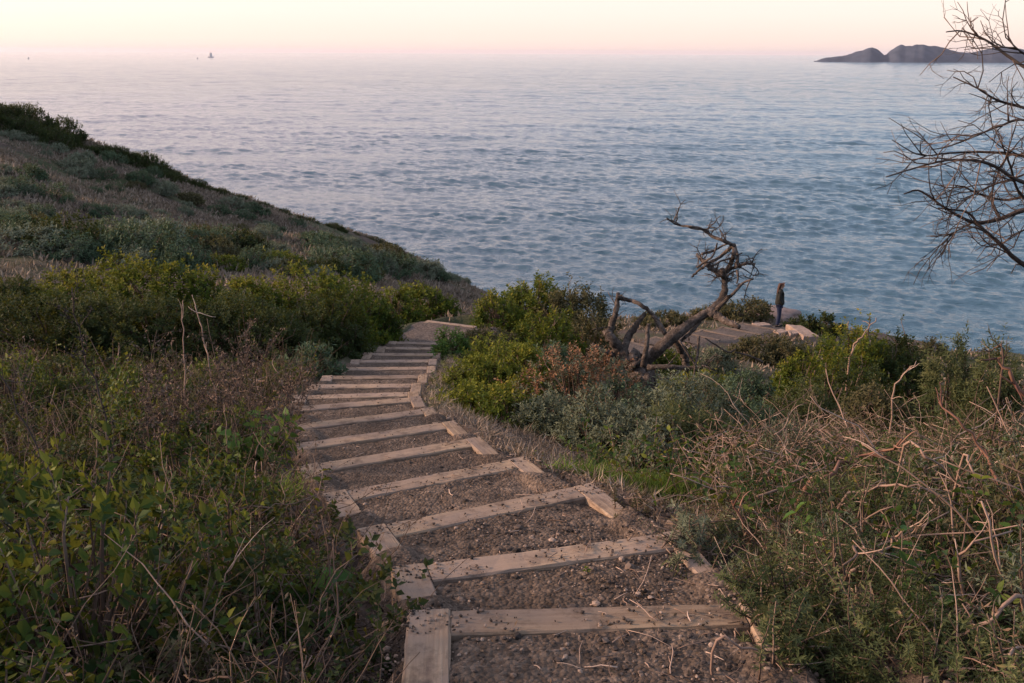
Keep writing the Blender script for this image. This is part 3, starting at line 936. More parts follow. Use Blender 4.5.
SHRUBS = [
    # hedge on the left of the flight
    (5, 140, 275, 17.5, 'dark', 'dark hedge shrub at the left end of the hedge, with an even flat top'),
    (80, 136, 271, 17.8, 'coyote', 'hedge shrub with yellowish flat top left of the big rounded one'),
    (152, 122, 259, 17.0, 'coyote', 'tallest rounded hedge shrub, its crest catching yellow light'),
    (212, 84, 268, 17.2, 'coyote', 'hedge shrub on the right shoulder of the tallest rounded one'),
    (256, 112, 279, 18.0, 'yellow', 'yellow green hedge shrub in the dip between two taller humps'),
    (316, 116, 267, 18.2, 'coyote', 'big green hedge shrub with golden top left of the upper steps'),
    (362, 78, 274, 19.6, 'coyote', 'last big hedge shrub before the landing, above its dark flank'),
    (400, 50, 287, 23.0, 'coyote', 'rounded green shrub filling the gap between the hedge and the small round shrub'),
    (430, 62, 283, 25.5, 'coyote', 'small round shrub standing apart beyond the hedge, near the landing'),
    (60, 200, 298, 15.2, 'dark', 'dark green shrub in front of the flat end of the hedge'),  # dark leaves of this row put the hedge flank's shade into colour
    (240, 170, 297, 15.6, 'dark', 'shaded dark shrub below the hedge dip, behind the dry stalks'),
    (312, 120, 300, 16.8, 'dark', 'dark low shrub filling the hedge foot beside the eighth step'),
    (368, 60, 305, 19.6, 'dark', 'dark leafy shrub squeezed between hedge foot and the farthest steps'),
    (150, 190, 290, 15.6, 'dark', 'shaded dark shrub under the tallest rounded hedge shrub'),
    # right of the flight
    (535, 92, 276, 24.0, 'coyote', 'green dome shrub standing highest right of the landing, against the sea'),
    (575, 78, 287, 23.0, 'olive', 'brownish olive shrub on the right shoulder of the green dome'),
    (500, 56, 292, 22.5, 'coyote', 'green shrub on the left shoulder of the dome, overhanging the landing'),
    (485, 70, 342, 19.0, 'olive', 'dull olive shrub beside the farthest steps'),
    (540, 90, 316, 19.5, 'coyote', 'mid green shrub between the dome and the grey sage mound'),
    (592, 70, 318, 20.5, 'olive', 'brownish twiggy shrub left of the dead tree stubs'),
    (476, 84, 362, 13.4, 'yellow', 'yellow green shrub spilling over the right edge of the middle steps'),
    (520, 90, 352, 13.8, 'yellow', 'bushy yellow green shrub left of the rusty topped mound'),
    (466, 56, 392, 12.0, 'yellow', 'lowest yellow green shrub, nearest the camera beside the seventh step'),
    (468, 78, 398, 10.9, 'yellow', 'spreading yellow green shrub at the right end of the sixth step'),
    (506, 76, 402, 10.5, 'coyote', 'low green shrub above the purplish dry grass'),
    (512, 70, 384, 11.8, 'coyote', 'green shrub between the yellow green ones and the dry purplish grass'),
    (505, 88, 338, 16.6, 'yellow', 'yellow green shrub farther up, under the green dome'),
    (556, 84, 348, 14.6, 'bluegreen', 'grey green sage mound left of the rusty topped one'),
    (582, 160, 353, 11.4, 'red', 'broad sage mound with rusty dried flower heads below the dead tree'),
    (540, 84, 404, 10.4, 'sage', 'low grey green mound at the foot of the rusty topped one'),
    (622, 84, 396, 10.8, 'bluegreen', 'dark feathery cushion right of the rusty topped mound'),
    (692, 150, 392, 9.5, 'sage', 'broad dusky grey green shrub right of the dead tree base'),
    (640, 96, 428, 9.2, 'sage', 'dusky shrub above the patch of bright grass'),
    (612, 100, 408, 9.5, 'sage', 'low grey green mound left of the broad dusky shrub, above the bright grass patch'),
    (706, 130, 424, 8.7, 'lupine', 'fine leaved green shrub at the near edge of the dusky ones, above the tangle'),
    (664, 90, 440, 8.4, 'sage', 'small grey green cushion right behind the bright grass patch'),
    (748, 110, 404, 10.4, 'bluegreen', 'dark feathery shrub between the dusky one and the twig tangle'),
    (815, 110, 402, 11.4, 'lupine', 'soft green shrub behind the reddish dead branch'),
    (890, 110, 398, 11.0, 'olive', 'dull leaved shrub behind the bent dry stem'),
    (452, 40, 352, 17.2, 'bright', 'small bright green shrub with pale flowers at the step edge'),
    (700, 90, 378, 14.8, 'coyote', 'low green shrub just right of the dead tree trunk'),
    (748, 80, 382, 14.2, 'bluegreen', 'soft blue green shrub in front of the glossy dark one'),
    (800, 110, 348, 16.2, 'coyote', 'glossy dark green shrub, left hump of three'),
    (858, 110, 333, 17.2, 'coyote', 'glossy dark green shrub, tallest hump, with dry stalks on top'),
    (912, 90, 345, 17.0, 'dark', 'dark green shrub, right hump of three, below the brown bluff'),
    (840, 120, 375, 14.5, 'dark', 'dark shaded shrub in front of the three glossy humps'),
    (965, 76, 346, 10.5, 'lupine', 'light green feathery shrub against the sea near the reddish limb'),
    (1005, 70, 356, 9.5, 'lupine', 'feathery shrub at the picture edge under the reddish limb'),
    # around the overlook
    (742, 54, 298, 39.0, 'olive', 'rounded olive shrub left of the standing person'),
    (712, 44, 309, 39.5, 'olive', 'low flat brownish shrub left of the rounded olive one by the person'),
    (662, 56, 314, 38.5, 'olive', 'low brown green shrub strip at the cliff edge behind the dead tree'),
    (826, 34, 313, 37.5, 'dark', 'dark rounded shrub at the right end of the overlook slab'),
    (800, 34, 316, 37.8, 'dark', 'dark shrub just behind the pale overlook slab'),
    (757, 62, 340, 28.5, 'olive', 'dull grey green shrub in front of the overlook platform'),
    (795, 56, 343, 28.0, 'olive', 'dull shrub right of centre in front of the overlook slab'),
    (712, 52, 352, 25.5, 'sage', 'greyish scrub below the lower flight of steps'),
    (672, 52, 350, 22.5, 'coyote', 'green shrub seen between the dead tree limbs'),
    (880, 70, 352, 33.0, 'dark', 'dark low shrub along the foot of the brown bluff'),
    (935, 26, 340, 36.0, 'olive', 'small round dark clump on the edge of the brown bluff'),
]
for s in SHRUBS:
    shrub(*s)
for x_, y_, r_, h_, s_ in ((-3.9, 2.2, .9, 1.35, 5001), (-5.0, 3.6, 1.0, 1.4, 5002)):  # unseen shrubs added at left to throw shade on the lower left corner
    fo_, st_ = bush_mesh(s_, r_, r_, h_, 420, 9, .06, .6, .35, 'dark', .1)
    rt_ = empty('shrub', (x_, y_, g1(x_, y_) - .05)); fo_.build('foliage', M['dark_leaf'], rt_); st_.build('stem', M['twig_brown'], rt_)
    tag(rt_, 'tall dark shrub added out of view beyond the left edge for its shade, nearer the camera' if y_ < 3 else 'tall dark shrub added out of view beyond the left edge for its shade, farther back', 'shrub')
shrub(306, 78, 356, 14.0, 'bluegreen', 'blue green broad leaved mound beside the eighth and ninth steps', name='leafy_mound', lscale=1.9, lump=.15, dens=.9)

# ------------------------------------------------------------------ hillside across the gully
HP = []
for k, (kind, r, h) in enumerate([('sage', .75, .6), ('bluegreen', .9, .75), ('sage', .55, .5), ('olive', .8, .65), ('dark', .9, .8), ('bluegreen', .6, .5), ('coyote', .9, .75), ('dark', 1.2, 1.15)]):
    L, wd, ye, m1, m2 = KIND[kind]
    fo, st = bush_mesh(700 + k, r, r * .9, h, 420 if k < 7 else 700, 8, .085, wd * 1.1, .22, kind, ye)
    nm = 'hillside_shrub'
    root = empty(nm, (0, 0, -200))
    fo.build('foliage', M['hill_sage' if kind == 'sage' else m1], root); st.build('stem', M['twig_brown'], root)
    HP.append(root)
HLAB = {'sage': 'low grey green sage cushion on the far hillside', 'bluegreen': 'rounded blue green shrub on the far hillside', 'olive': 'dull brown shrub on the far hillside', 'dark': 'dark shrub on the far hillside',
        'coyote': 'yellowish green shrub on the near flank of the hillside', 'ridge': 'dark wind clipped shrub along the hill crest above the sea'}
HKIND = ['sage', 'bluegreen', 'sage', 'olive', 'dark', 'bluegreen', 'coyote', 'ridge']
used_h = set()


def put_h(k, x, y, s, g, sink=.12):
    z = g1(x, y) - sink
    if k in used_h:
        o = copy_tree(HP[k])
    else:
        o = HP[k]; used_h.add(k)
    o.location = (x, y, z); o.rotation_euler = (0, 0, g.random() * 6.28); q = s * (.72 + .3 * g.random())
    o.scale = (q, q * (.85 + .3 * g.random()), q * (.8 + .4 * g.random()))
    kd = HKIND[k]
    tag(o, HLAB[kd], 'shrub', {'sage': 'grey sage cushions on the far hillside', 'bluegreen': 'blue green shrubs on the far hillside', 'olive': 'brown shrubs on the far hillside', 'dark': 'dark shrubs on the far hillside',
                               'coyote': 'yellowish green shrubs on the near flank of the hillside', 'ridge': 'dark shrubs along the hill crest'}[kd])


def build_hill():
    g = rng(44)
    # crest: dark wind clipped shrubs
    ridge = np.array([at(*p) for p in [(-60, 82, 54), (0, 107, 56), (50, 128, 57.5), (100, 148, 59), (150, 168, 61), (200, 186, 63), (250, 203, 65), (300, 217, 67), (350, 235, 69), (400, 251, 71), (440, 270, 72.5), (470, 288, 73)]])
    pts = spline(ridge, 90)
    for i, p in enumerate(pts):
        f = i / 89
        dens = 1 if f < .5 else .65
        if g.random() > dens: continue
        back = unit(-p[:2]) * (g.random() * (3.2 if f < .45 else 1.2) - .2)
        put_h(7 if g.random() < (.8 if f < .4 else .35) else (4 if g.random() < .5 else 3), p[0] + back[0] + g.normal() * .3, p[1] + back[1], (.95 if f < .5 else .7) * (.7 + .5 * g.random()), g, .3)
    # slope
    n = 0
    while n < 190:
        px = g.random() * 480 - 10; t = g.random()
        ytop = np.interp(px, [0, 100, 200, 300, 400, 450, 480], [107, 148, 186, 217, 251, 274, 292])
        py = ytop + 6 + (275 - ytop) * t
        if py > 285: continue
        dd = np.interp(py, [ytop, 272], [np.interp(px, [0, 200, 480], [55, 62, 72]), np.interp(px, [0, 300, 480], [25, 32, 50])])
        # march along the ray to the ground
        best = None
        for d in np.linspace(20, 78, 59):
            w = at(px, py, d)
            if w[2] < g1(w[0], w[1]): best = w; break
        if best is None: continue
        x, y = best[0], best[1]
        if vnoise(np.array([x / 5]), np.array([y / 5]), 61)[0] < -.22: continue
        near = math.hypot(x, y) < 36
        k = int(g.choice([0, 1, 2, 3, 4, 5, 6], p=[.32, .16, .28, .10, .02, .12, 0] if not near else [.2, .24, .2, .1, .04, .12, .10]))
        put_h(k, x, y, (.65 + .75 * g.random() ** 1.5) * (1.15 if near else .95), g)
        n += 1


build_hill()


def build_drygrass():
    """dry grass all over the hillside and the overlook"""
    g = rng(71); mb = MB()
    n = 90000
    px = g.random(n) * 560 - 40; t = g.random(n)
    x = np.concatenate([g.uniform(-34, 2, n), g.uniform(2, 24, 4000)]); y = np.concatenate([g.uniform(23, 74, n), g.uniform(24, 44, 4000)])
    d, _ = coast_dist(x, y)
    k = (d < 1.0) & (path_dist(x, y) > 1.25) & (vnoise(x / 2.5, y / 2.5, 66) + .30 > g.random(len(x)) * .6)
    k &= np.abs(np.arctan2(x, y)) < .56
    x, y = x[k], y[k]; z = ground(x, y)
    m = 4
    ci = np.repeat(np.arange(len(x)), m); nn = len(ci)
    P = np.stack([x, y, z - .03], -1)[ci] + g.normal(size=(nn, 3)) * [.12, .12, 0]
    D = unit(g.normal(size=(nn, 3)) * .45 + [.25, -.1, 1])
    L = (.10 + .17 * g.random(nn)) * (.7 + .6 * g.random(len(x)))[ci]
    leaves(mb, P, D, unit(g.normal(size=(nn, 3))), L, L * .2 + .02, np.clip(g.random(nn) * .6 + .4 * g.random(len(x))[ci], 0, 1), droop=.25)
    tag(mb.build('dry_grass', M['drygrass']), 'dry brownish grass tufts covering the hillside', kind='stuff')


build_drygrass()


# ------------------------------------------------------------------ near ground cover
def spine_dist(x, y):
    best = np.full(x.shape, 1e9)
    for a, b in zip(spine[:-1], spine[1:]):
        e = (b - a)[:2]; t = np.clip(((x - a[0]) * e[0] + (y - a[1]) * e[1]) / (e @ e), 0, 1)
        best = np.minimum(best, np.hypot(x - a[0] - t * e[0], y - a[1] - t * e[1]))
    return best


def scatter(g, n, x0, x1, y0, y1, side, clear, cut=.60):
    """points on the ground left (-1) or right (1) of the flight, within the part one can look at"""
    x = g.uniform(x0, x1, n); y = y0 + (y1 - y0) * g.random(n) ** 1.15
    c = np.interp(y, spine[:, 1], spine[:, 0])
    k = (np.sign(x - c) == side) & (spine_dist(x, y) > clear) & (np.abs(x) < cut * y + .9)
    x, y = x[k], y[k]
    return x, y, ground(x, y)


def whorls(mb, g, P0, D, L, nodes, per, lL, lW, mat, r0=0.0, r1=1.0, broad=False, spread=.9, bend=.25, top=.35):
    """leafy shoots: stems given by start, direction and length; leaves in rings up the stem. Returns the stem paths"""
    n = len(P0)
    paths = twig_paths(g, P0, D, L, 6, bend, 0.04)
    nd = np.linspace(top, 1, nodes)
    fi = nd * 5; i0 = np.minimum(fi.astype(int), 4); fr = fi - i0
    Pn = paths[:, i0] * (1 - fr)[None, :, None] + paths[:, i0 + 1] * fr[None, :, None]
    T = unit(paths[:, i0 + 1] - paths[:, i0])
    P = np.repeat(Pn.reshape(-1, 3), per, 0); T = np.repeat(T.reshape(-1, 3), per, 0)
    m = len(P); az = np.tile(np.arange(per) / per * 6.283, n * nodes) + np.repeat(g.random(n * nodes) * 6.28, per) + g.normal(size=m) * .25
    ref = unit(np.cross(T, [.3, .2, .93])); r2 = np.cross(T, ref)
    D2 = unit(np.cos(az)[:, None] * ref + np.sin(az)[:, None] * r2 + T * (.25 + .6 * g.random(m))[:, None] * (2 - 2 * spread + .3))
    N = unit(T + .35 * g.normal(size=(m, 3)))
    rb = np.repeat(g.random(n), nodes * per)
    rnd = r0 + (r1 - r0) * np.clip(.55 * rb + .45 * g.random(m), 0, 1)
    l = lL * (.6 + .7 * g.random(m))
    leaves(mb, P, D2, N, l, l * lW, rnd, mat, broad)
    return paths


def build_left():
    g = rng(11); mb = MB()
    mats = [M['bramble'], M['twig_brown'], M['litter'], M['twig_tan'], M['olive']]
    # dead leaves and fine litter on the soil
    x, y, z = scatter(g, 26000, -7.5, .5, 1.2, 13, -1, .66)
    n = len(x); P = np.stack([x, y, z + .01 + .03 * g.random(n)], -1)
    leaves(mb, P, g.normal(size=(n, 3)) * [1, 1, .35], unit(g.normal(size=(n, 3)) * .5 + [0, 0, 1]), .02 + .03 * g.random(n), .018, g.random(n), 2)
    # arching canes, bare or leafy
    x, y, z = scatter(g, 1500, -7.5, .5, 1.2, 13.5, -1, .95)
    hv = .75 + .7 * vnoise(x * .8, y * .8, 5)
    n = len(x)
    D = unit(np.stack([g.normal(size=n) * .8, g.normal(size=n) * .8, np.full(n, .75)], -1))
    pt = whorls(mb, g, np.stack([x, y, z], -1), D, (.35 + .5 * g.random(n)) * hv, 9, 2, .040, .62, 0, 0, .97, True, .9, .5, .3)
    tubes(mb, pt, np.linspace(.0042, .0016, 6)[None] * (.7 + .6 * g.random(n))[:, None], 4, g.random(n), 1)
    # low leafy shoots near the soil
    x, y, z = scatter(g, 7000, -7.5, .5, 1.2, 13.5, -1, .84)
    k = vnoise(x * 1.1, y * 1.1, 15) + .12 > g.random(len(x)) * .4
    x, y, z = x[k], y[k], z[k]; n = len(x)
    D = unit(np.stack([g.normal(size=n) * .5, g.normal(size=n) * .5, np.full(n, .9)], -1))
    pt = whorls(mb, g, np.stack([x, y, z], -1), D, .10 + .22 * g.random(n), 5, 3, .034, .6, 0, 0, .92, True, .9, .4, .3)
    tubes(mb, pt, .0015, 3, g.random(n), 1)
    # dry twiggy stems
    x, y, z = scatter(g, 12500, -7.5, .5, 1.2, 13.5, -1, .84); n = len(x)
    hh = .22 + .45 * g.random(n) ** 1.6 * (1 + 1.2 * vnoise(x * .7, y * .7, 25))
    D = unit(np.stack([g.normal(size=n) * .7, g.normal(size=n) * .7, .3 + g.random(n)], -1))
    pt = twig_paths(g, np.stack([x, y, z], -1), D, hh, 6, .35)
    tubes(mb, pt, np.linspace(.0032, .0012, 6)[None] * (.6 + .8 * g.random(n))[:, None], 3, g.random(n) * .8, 1)
    # side twigs and seed heads
    j = g.integers(2, 6, n); b = pt[np.arange(n), j]
    p2 = twig_paths(g, b, D * .5 + g.normal(size=(n, 3)) * .7, .10 + .16 * g.random(n), 4, .4)
    tubes(mb, p2, .0013, 3, g.random(n) * .8, 1)
    m = 5; ci = np.repeat(np.arange(n), m)
    P = pt[ci, -1] - (pt[ci, -1] - pt[ci, -2]) * g.random(n * m)[:, None] + g.normal(size=(n * m, 3)) * .006
    leaves(mb, P, g.normal(size=(n * m, 3)) + [0, 0, .5], unit(g.normal(size=(n * m, 3))), .014 + .014 * g.random(n * m), .009, g.random(n * m), 2)
    # pale fallen stalks lying across
    x, y, z = scatter(g, 900, -7, .3, 1.4, 12, -1, .9); n = len(x)
    pt = twig_paths(g, np.stack([x, y, z + .12 + .2 * g.random(n)], -1), g.normal(size=(n, 3)) * [1, 1, .25], .2 + .45 * g.random(n), 7, .32)
    tubes(mb, pt, np.linspace(.004, .002, 7)[None] * (.6 + .8 * g.random(n))[:, None], 4, g.random(n) * .6, 3)
    tag(mb.build('undergrowth', mats), 'tangle of bramble shoots, dry weeds and dead leaves left of the flight', kind='stuff')


build_left()


def build_right():
    g = rng(12); mb = MB()
    mats = [M['lupine'], M['twig_tan'], M['litter'], M['twig_brown'], M['bramble']]
    x, y, z = scatter(g, 22000, 0, 7.5, 1.2, 11, 1, .66); n = len(x)
    leaves(mb, np.stack([x, y, z + .01 + .03 * g.random(n)], -1), g.normal(size=(n, 3)) * [1, 1, .35], unit(g.normal(size=(n, 3)) * .5 + [0, 0, 1]), .025 + .04 * g.random(n), .016, g.random(n), 2)
    # feathery shoots with narrow leaves in whorls
    x, y, z = scatter(g, 7000, 0, 7.5, 1.0, 10.5, 1, .78)
    k = (vnoise(x * 1.3, y * 1.3, 35) + .42 > g.random(len(x)) * .8) & (x > .21 * y + .1) & ((y < 7.2) | (x > 2.6))
    x, y, z = x[k], y[k], z[k]; n = len(x)
    hv = np.clip(.45 + (spine_dist(x, y) - .75) * .7, .4, 1.1)
    D = unit(np.stack([g.normal(size=n) * .5, g.normal(size=n) * .5, np.full(n, .9)], -1))
    pt = whorls(mb, g, np.stack([x, y, z], -1), D, (.16 + .42 * g.random(n)) * hv, 9, 7, .027, .27, 0, 0, 1, False, .8, .35, .25)
    tubes(mb, pt, np.linspace(.003, .0014, 6)[None], 3, g.random(n), 3)
    # a few broader leaves among them
    x, y, z = scatter(g, 2600, .5, 7.5, 1.4, 7.2, 1, 1.0); n = len(x)
    pt = whorls(mb, g, np.stack([x, y, z + .1], -1), unit(g.normal(size=(n, 3)) * .5 + [0, 0, .9]), .2 + .3 * g.random(n), 5, 2, .038, .55, 4, .1, .8, True)
    tubes(mb, pt, .002, 3, g.random(n), 3)
    # grey dead wood: curved brittle twigs in every direction
    x, y, z = scatter(g, 11000, 0, 7.5, 1.2, 10, 1, .88)
    k = (x > .19 * y + .15) & ((y < 7.4) | (x > 2.6)) & (vnoise(x * .9, y * .9, 45) + .22 > g.random(len(x)) * .55)
    x, y, z = x[k], y[k], z[k]; n = len(x)
    hv = np.clip(.3 + (spine_dist(x, y) - .8) * .6, .25, 1)
    P0 = np.stack([x, y, z + g.random(n) * .5 * hv], -1)
    D = unit(np.stack([g.normal(size=n), g.normal(size=n), g.normal(size=n) * .35 + .3], -1))
    Ln = (.18 + .55 * g.random(n) ** 1.8) * (.5 + .5 * hv)
    pt = twig_paths(g, P0, D, Ln, 8, .33, .03)
    tubes(mb, pt, np.linspace(1, .4, 8)[None] * (.0020 + .0042 * g.random(n) ** 2.5)[:, None], 4, g.random(n) * .85, 1)
    j = g.integers(2, 7, n); b = pt[np.arange(n), j]
    p2 = twig_paths(g, b, D + g.normal(size=(n, 3)) * .8, .08 + .18 * g.random(n), 5, .4)
    tubes(mb, p2, np.linspace(.0018, .0009, 5)[None], 3, g.random(n), 1)
    # thicker dead stems among them
    x3, y3, z3 = scatter(g, 1500, .3, 7.5, 1.3, 9, 1, 1.0); q = (x3 > .24 * y3 + .1) & ((y3 < 7.2) | (x3 > 2.6)); x3, y3, z3 = x3[q], y3[q], z3[q]; n3 = len(x3)
    p4 = twig_paths(g, np.stack([x3, y3, z3 + .28 * g.random(n3)], -1), np.stack([g.normal(size=n3), g.normal(size=n3), g.normal(size=n3) * .3 + .2], -1), .3 + .6 * g.random(n3), 9, .22, .02)
    tubes(mb, p4, np.linspace(1, .45, 9)[None] * (.0035 + .0045 * g.random(n3) ** 2)[:, None], 5, g.random(n3) * .75, 1)
    b4 = p4[np.arange(n3), g.integers(3, 8, n3)]
    tubes(mb, twig_paths(g, b4, g.normal(size=(n3, 3)), .12 + .25 * g.random(n3), 6, .3), np.linspace(.0032, .0012, 6)[None] * np.ones((n3, 1)), 4, g.random(n3), 1)
    # shrivelled leaves hanging on the twigs
    m = 7; ci = np.repeat(np.arange(n), m); jj = g.integers(2, 8, n * m)
    P = pt[ci, jj] + g.normal(size=(n * m, 3)) * .012
    leaves(mb, P, g.normal(size=(n * m, 3)) + [0, 0, -.3], unit(g.normal(size=(n * m, 3))), .018 + .028 * g.random(n * m), .011, .3 + .7 * g.random(n * m), 2)
    tag(mb.build('dead_twig_tangle', mats), 'tangle of feathery green shoots and brittle dead twigs right of the flight', kind='stuff')


build_right()


def build_midcover():
    """low growth on the open ground between the shrubs right of the middle steps, and round the hedge foot"""
    g = rng(13); mb = MB()
    for side, x0, x1, y0, y1, n0, clear in ((1, -1.5, 12, 11, 24, 4200, .80), (-1, -14, -1, 12, 22, 3000, .95)):
        x, y, z = scatter(g, n0, x0, x1, y0, y1, side, clear, .58); n = len(x)
        D = unit(np.stack([g.normal(size=n) * .5, g.normal(size=n) * .5, np.full(n, .9)], -1))
        whorls(mb, g, np.stack([x, y, z], -1), D, .06 + .15 * g.random(n), 4, 4, .042, .4, 0 if side > 0 else 1, 0, 1, False, .8, .35, .3)
    tag(mb.build('ground_cover', [M['lupine'], M['bramble']]), 'low weeds filling the ground between the shrubs', kind='stuff')
    # bright grass patch and finer dry grass beside the upper steps
    g = rng(14); mb = MB(); pts = []
    for (px, py, n, sx, sy) in ((648, 499, 620, .22, .15), (690, 505, 260, .15, .12), (616, 492, 70, .12, .12), (300, 505, 60, .16, .12), (360, 560, 26, .1, .1), (295, 470, 40, .2, .2)):
        c = at_z(px, py, g1(*at(px, py, 6.8)[:2])) if px > 400 else at(px, py, 6.2)
        pts.append(np.stack([c[0] + g.normal(size=n) * sx, c[1] + g.normal(size=n) * sy], -1))
    p = np.concatenate(pts); p = p[spine_dist(p[:, 0], p[:, 1]) > .84]
    x, y = p.T; z = ground(x, y); m = 9; ci = np.repeat(np.arange(len(x)), m); nn = len(ci)
    P = np.stack([x, y, z - .01], -1)[ci] + g.normal(size=(nn, 3)) * [.02, .02, 0]
    D = unit(g.normal(size=(nn, 3)) * .5 + [.1, -.1, 1])
    L = .07 + .13 * g.random(nn)
    leaves(mb, P, D, unit(g.normal(size=(nn, 3))), L, .006 + .004 * g.random(nn), g.random(nn), 0, droop=.45)
    tag(mb.build('grass', M['grass']), 'patch of bright green grass beside the steps', kind='stuff')
    g = rng(15); mb = MB()
    x, y, z = scatter(g, 15000, -1.5, 3.2, 3.4, 21, 1, .70)
    k = (spine_dist(x, y) < 1.7) | (g.random(len(x)) < .15)
    x, y, z = x[k], y[k], z[k]; m = 5; ci = np.repeat(np.arange(len(x)), m); nn = len(ci)
    P = np.stack([x, y, z - .01], -1)[ci] + g.normal(size=(nn, 3)) * [.025, .025, 0]
    L = .04 + .12 * g.random(nn)
    leaves(mb, P, unit(g.normal(size=(nn, 3)) * .9 + [0, 0, 1]), unit(g.normal(size=(nn, 3))), L, .004 + .003 * g.random(nn), g.random(nn), 0, droop=.4)
    tag(mb.build('fine_dry_grass', M['drygrass']), 'thin purplish dry grass along the right side of the steps', kind='stuff')


build_midcover()


# ------------------------------------------------------------------ low clumps that make up the scrub on both sides
def clump_protos(name, specs):
    out = []
    for k, (r, h, n, per, L, wd, lump, mat, ye, broad) in enumerate(specs):
        fo, st = bush_mesh(1500 + 17 * k + len(name), r, r * .85, h, n, per, L, wd, lump, name, ye)
        root = empty(name, (0, 0, -300)); fo.build('foliage', M[mat], root); st.build('stem', M['twig_brown'], root); out.append([root, False])
    return out


def build_clumps():
    g = rng(401)
    left = clump_protos('bramble_clump', [(.55, .55, 260, 8, .042, .66, .4, 'bramble', .2, 1), (.45, .42, 210, 8, .038, .62, .4, 'bramble', .1, 1), (.5, .5, 230, 8, .036, .6, .4, 'dark_leaf', .25, 1), (.6, .5, 270, 8, .042, .66, .4, 'dark_leaf', .1, 1), (.4, .4, 180, 8, .034, .5, .4, 'olive', .2, 1)])
    right = clump_protos('feathery_clump', [(.5, .55, 420, 12, .032, .26, .4, 'lupine', .3, 0), (.42, .48, 360, 12, .030, .26, .4, 'lupine', .15, 0), (.45, .5, 380, 11, .032, .3, .4, 'sage', .2, 0), (.5, .5, 190, 9, .042, .3, .5, 'olive', .2, 0)])
    placed = []

    def put(protos, x, y, s, lab, cat, grp, sink):
        k = int(g.integers(0, len(protos))); r, used = protos[k]
        o = copy_tree(r) if used else r
        protos[k][1] = True
        o.location = (x, y, g1(x, y) - sink); o.rotation_euler = (g.normal() * .12, g.normal() * .12, g.random() * 6.28)
        o.scale = (s * (.8 + .5 * g.random()), s * (.8 + .5 * g.random()), s * (.75 + .5 * g.random()))
        tag(o, lab, cat, grp)

    for side, n, protos, lab, cat, grp, (x0, x1, y0, y1) in (
            (-1, 85, left, 'leafy bramble clump in the dark scrub left of the flight', 'bramble', 'bramble clumps left of the flight', (-6.5, 0, 1.6, 12.5)),
            (1, 100, right, 'feathery green clump among dead twigs right of the flight', 'shrub', 'feathery clumps right of the flight', (.3, 7, 1.5, 10.5))):
        tries = 0; m = 0
        while m < n and tries < 4000:
            tries += 1
            x = g.uniform(x0, x1); y = y0 + (y1 - y0) * g.random() ** 1.1
            c = np.interp(y, spine[:, 1], spine[:, 0]); sd_ = float(spine_dist(np.array([x]), np.array([y]))[0])
            if np.sign(x - c) != side or abs(x) > .57 * y + .7: continue
            if sd_ < (1.12 if side < 0 else (.93 if y < 4.2 else 1.15)): continue
            if side > 0 and y > 4.8 and x < .12 * y + 1.0: continue
            s = .55 + .5 * min(1, (sd_ - .9) / .8) * (.6 + .7 * g.random())
            if any(math.hypot(x - px, y - py) < .36 * (s + ps) * .62 for px, py, ps in placed): continue
            if side > 0 and y > 7 and x < 2.6: continue
            placed.append((x, y, s)); put(protos, x, y, s, lab, cat, grp, .06); m += 1


build_clumps()


# ------------------------------------------------------------------ single plants near the camera
def leafy_plant(px, py, d, label, nst, h, lL, lW, mat, seed, broad=True, name='leafy_plant', nodes=5, per=2, spread=.55, group=None, z=None):
    c = at(px, py, d); x, y = c[0], c[1]; zz = g1(x, y) if z is None else z
    root = empty(name, (x, y, zz)); tag(root, label, name.replace('_', ' '), group)
    g = rng(seed); fo = MB(); st = MB()
    P0 = g.normal(size=(nst, 3)) * [.06, .06, 0]
    D = unit(g.normal(size=(nst, 3)) * spread + [0, 0, 1])
    pt = whorls(fo, g, P0, D, h * (.55 + .5 * g.random(nst)), nodes, per, lL, lW, 0, .1, .95, broad, .95, .3, .25)
    tubes(st, pt, np.linspace(.004, .0018, 6)[None], 4, g.random(nst))
    fo.build('leaves', mat, root); st.build('stem', M['twig_brown'], root)
    return root


leafy_plant(262, 455, 7.4, 'broad leaved green plant left of the fifth and sixth steps', 12, .42, .11, .62, M['bright_leaf'], 1)
leafy_plant(215, 470, 7.2, 'bright green leafy sprout between the dry stalks and the broad leaved plant', 7, .4, .075, .6, M['bright_leaf'], 2)
leafy_plant(284, 585, 4.2, 'low plant with one big crinkled bright leaf beside the second step', 6, .20, .095, .75, M['bright_leaf'], 3)
leafy_plant(338, 578, 4.4, 'small seedling with upright pale leaves near the third step', 5, .16, .05, .45, M['bright_leaf'], 4)
leafy_plant(60, 640, 3.0, 'dark ivy like plant at the bottom left of the picture', 22, .34, .042, .8, M['bramble'], 5)
leafy_plant(15, 560, 3.6, 'leafy bramble with rounded leaves at the left edge of the picture', 20, .5, .042, .7, M['bramble'], 6)
leafy_plant(125, 520, 4.6, 'yellowish green bramble spray left of the dirt slope', 18, .42, .042, .6, M['bramble'], 7)
leafy_plant(200, 540, 4.6, 'low yellow leaved bramble between the dirt slope and the left edge spray', 16, .3, .04, .55, M['bramble'], 8)
leafy_plant(20, 470, 6.2, 'bramble clump with bright leaf tips under the leaning dark stalk', 12, .45, .06, .6, M['bramble'], 9)
leafy_plant(90, 445, 7.4, 'bramble clump with yellow leaves behind the leaning dark stalk', 12, .42, .06, .6, M['bramble'], 10)
leafy_plant(906, 610, 3.6, 'young bright green nettle like plant growing through the dead twigs', 4, .55, .055, .55, M['bright_leaf'], 11, nodes=8, spread=.25)
leafy_plant(1000, 560, 4.2, 'green leafy sprig by the right edge among grey dead wood', 5, .4, .05, .5, M['bright_leaf'], 12, nodes=6)
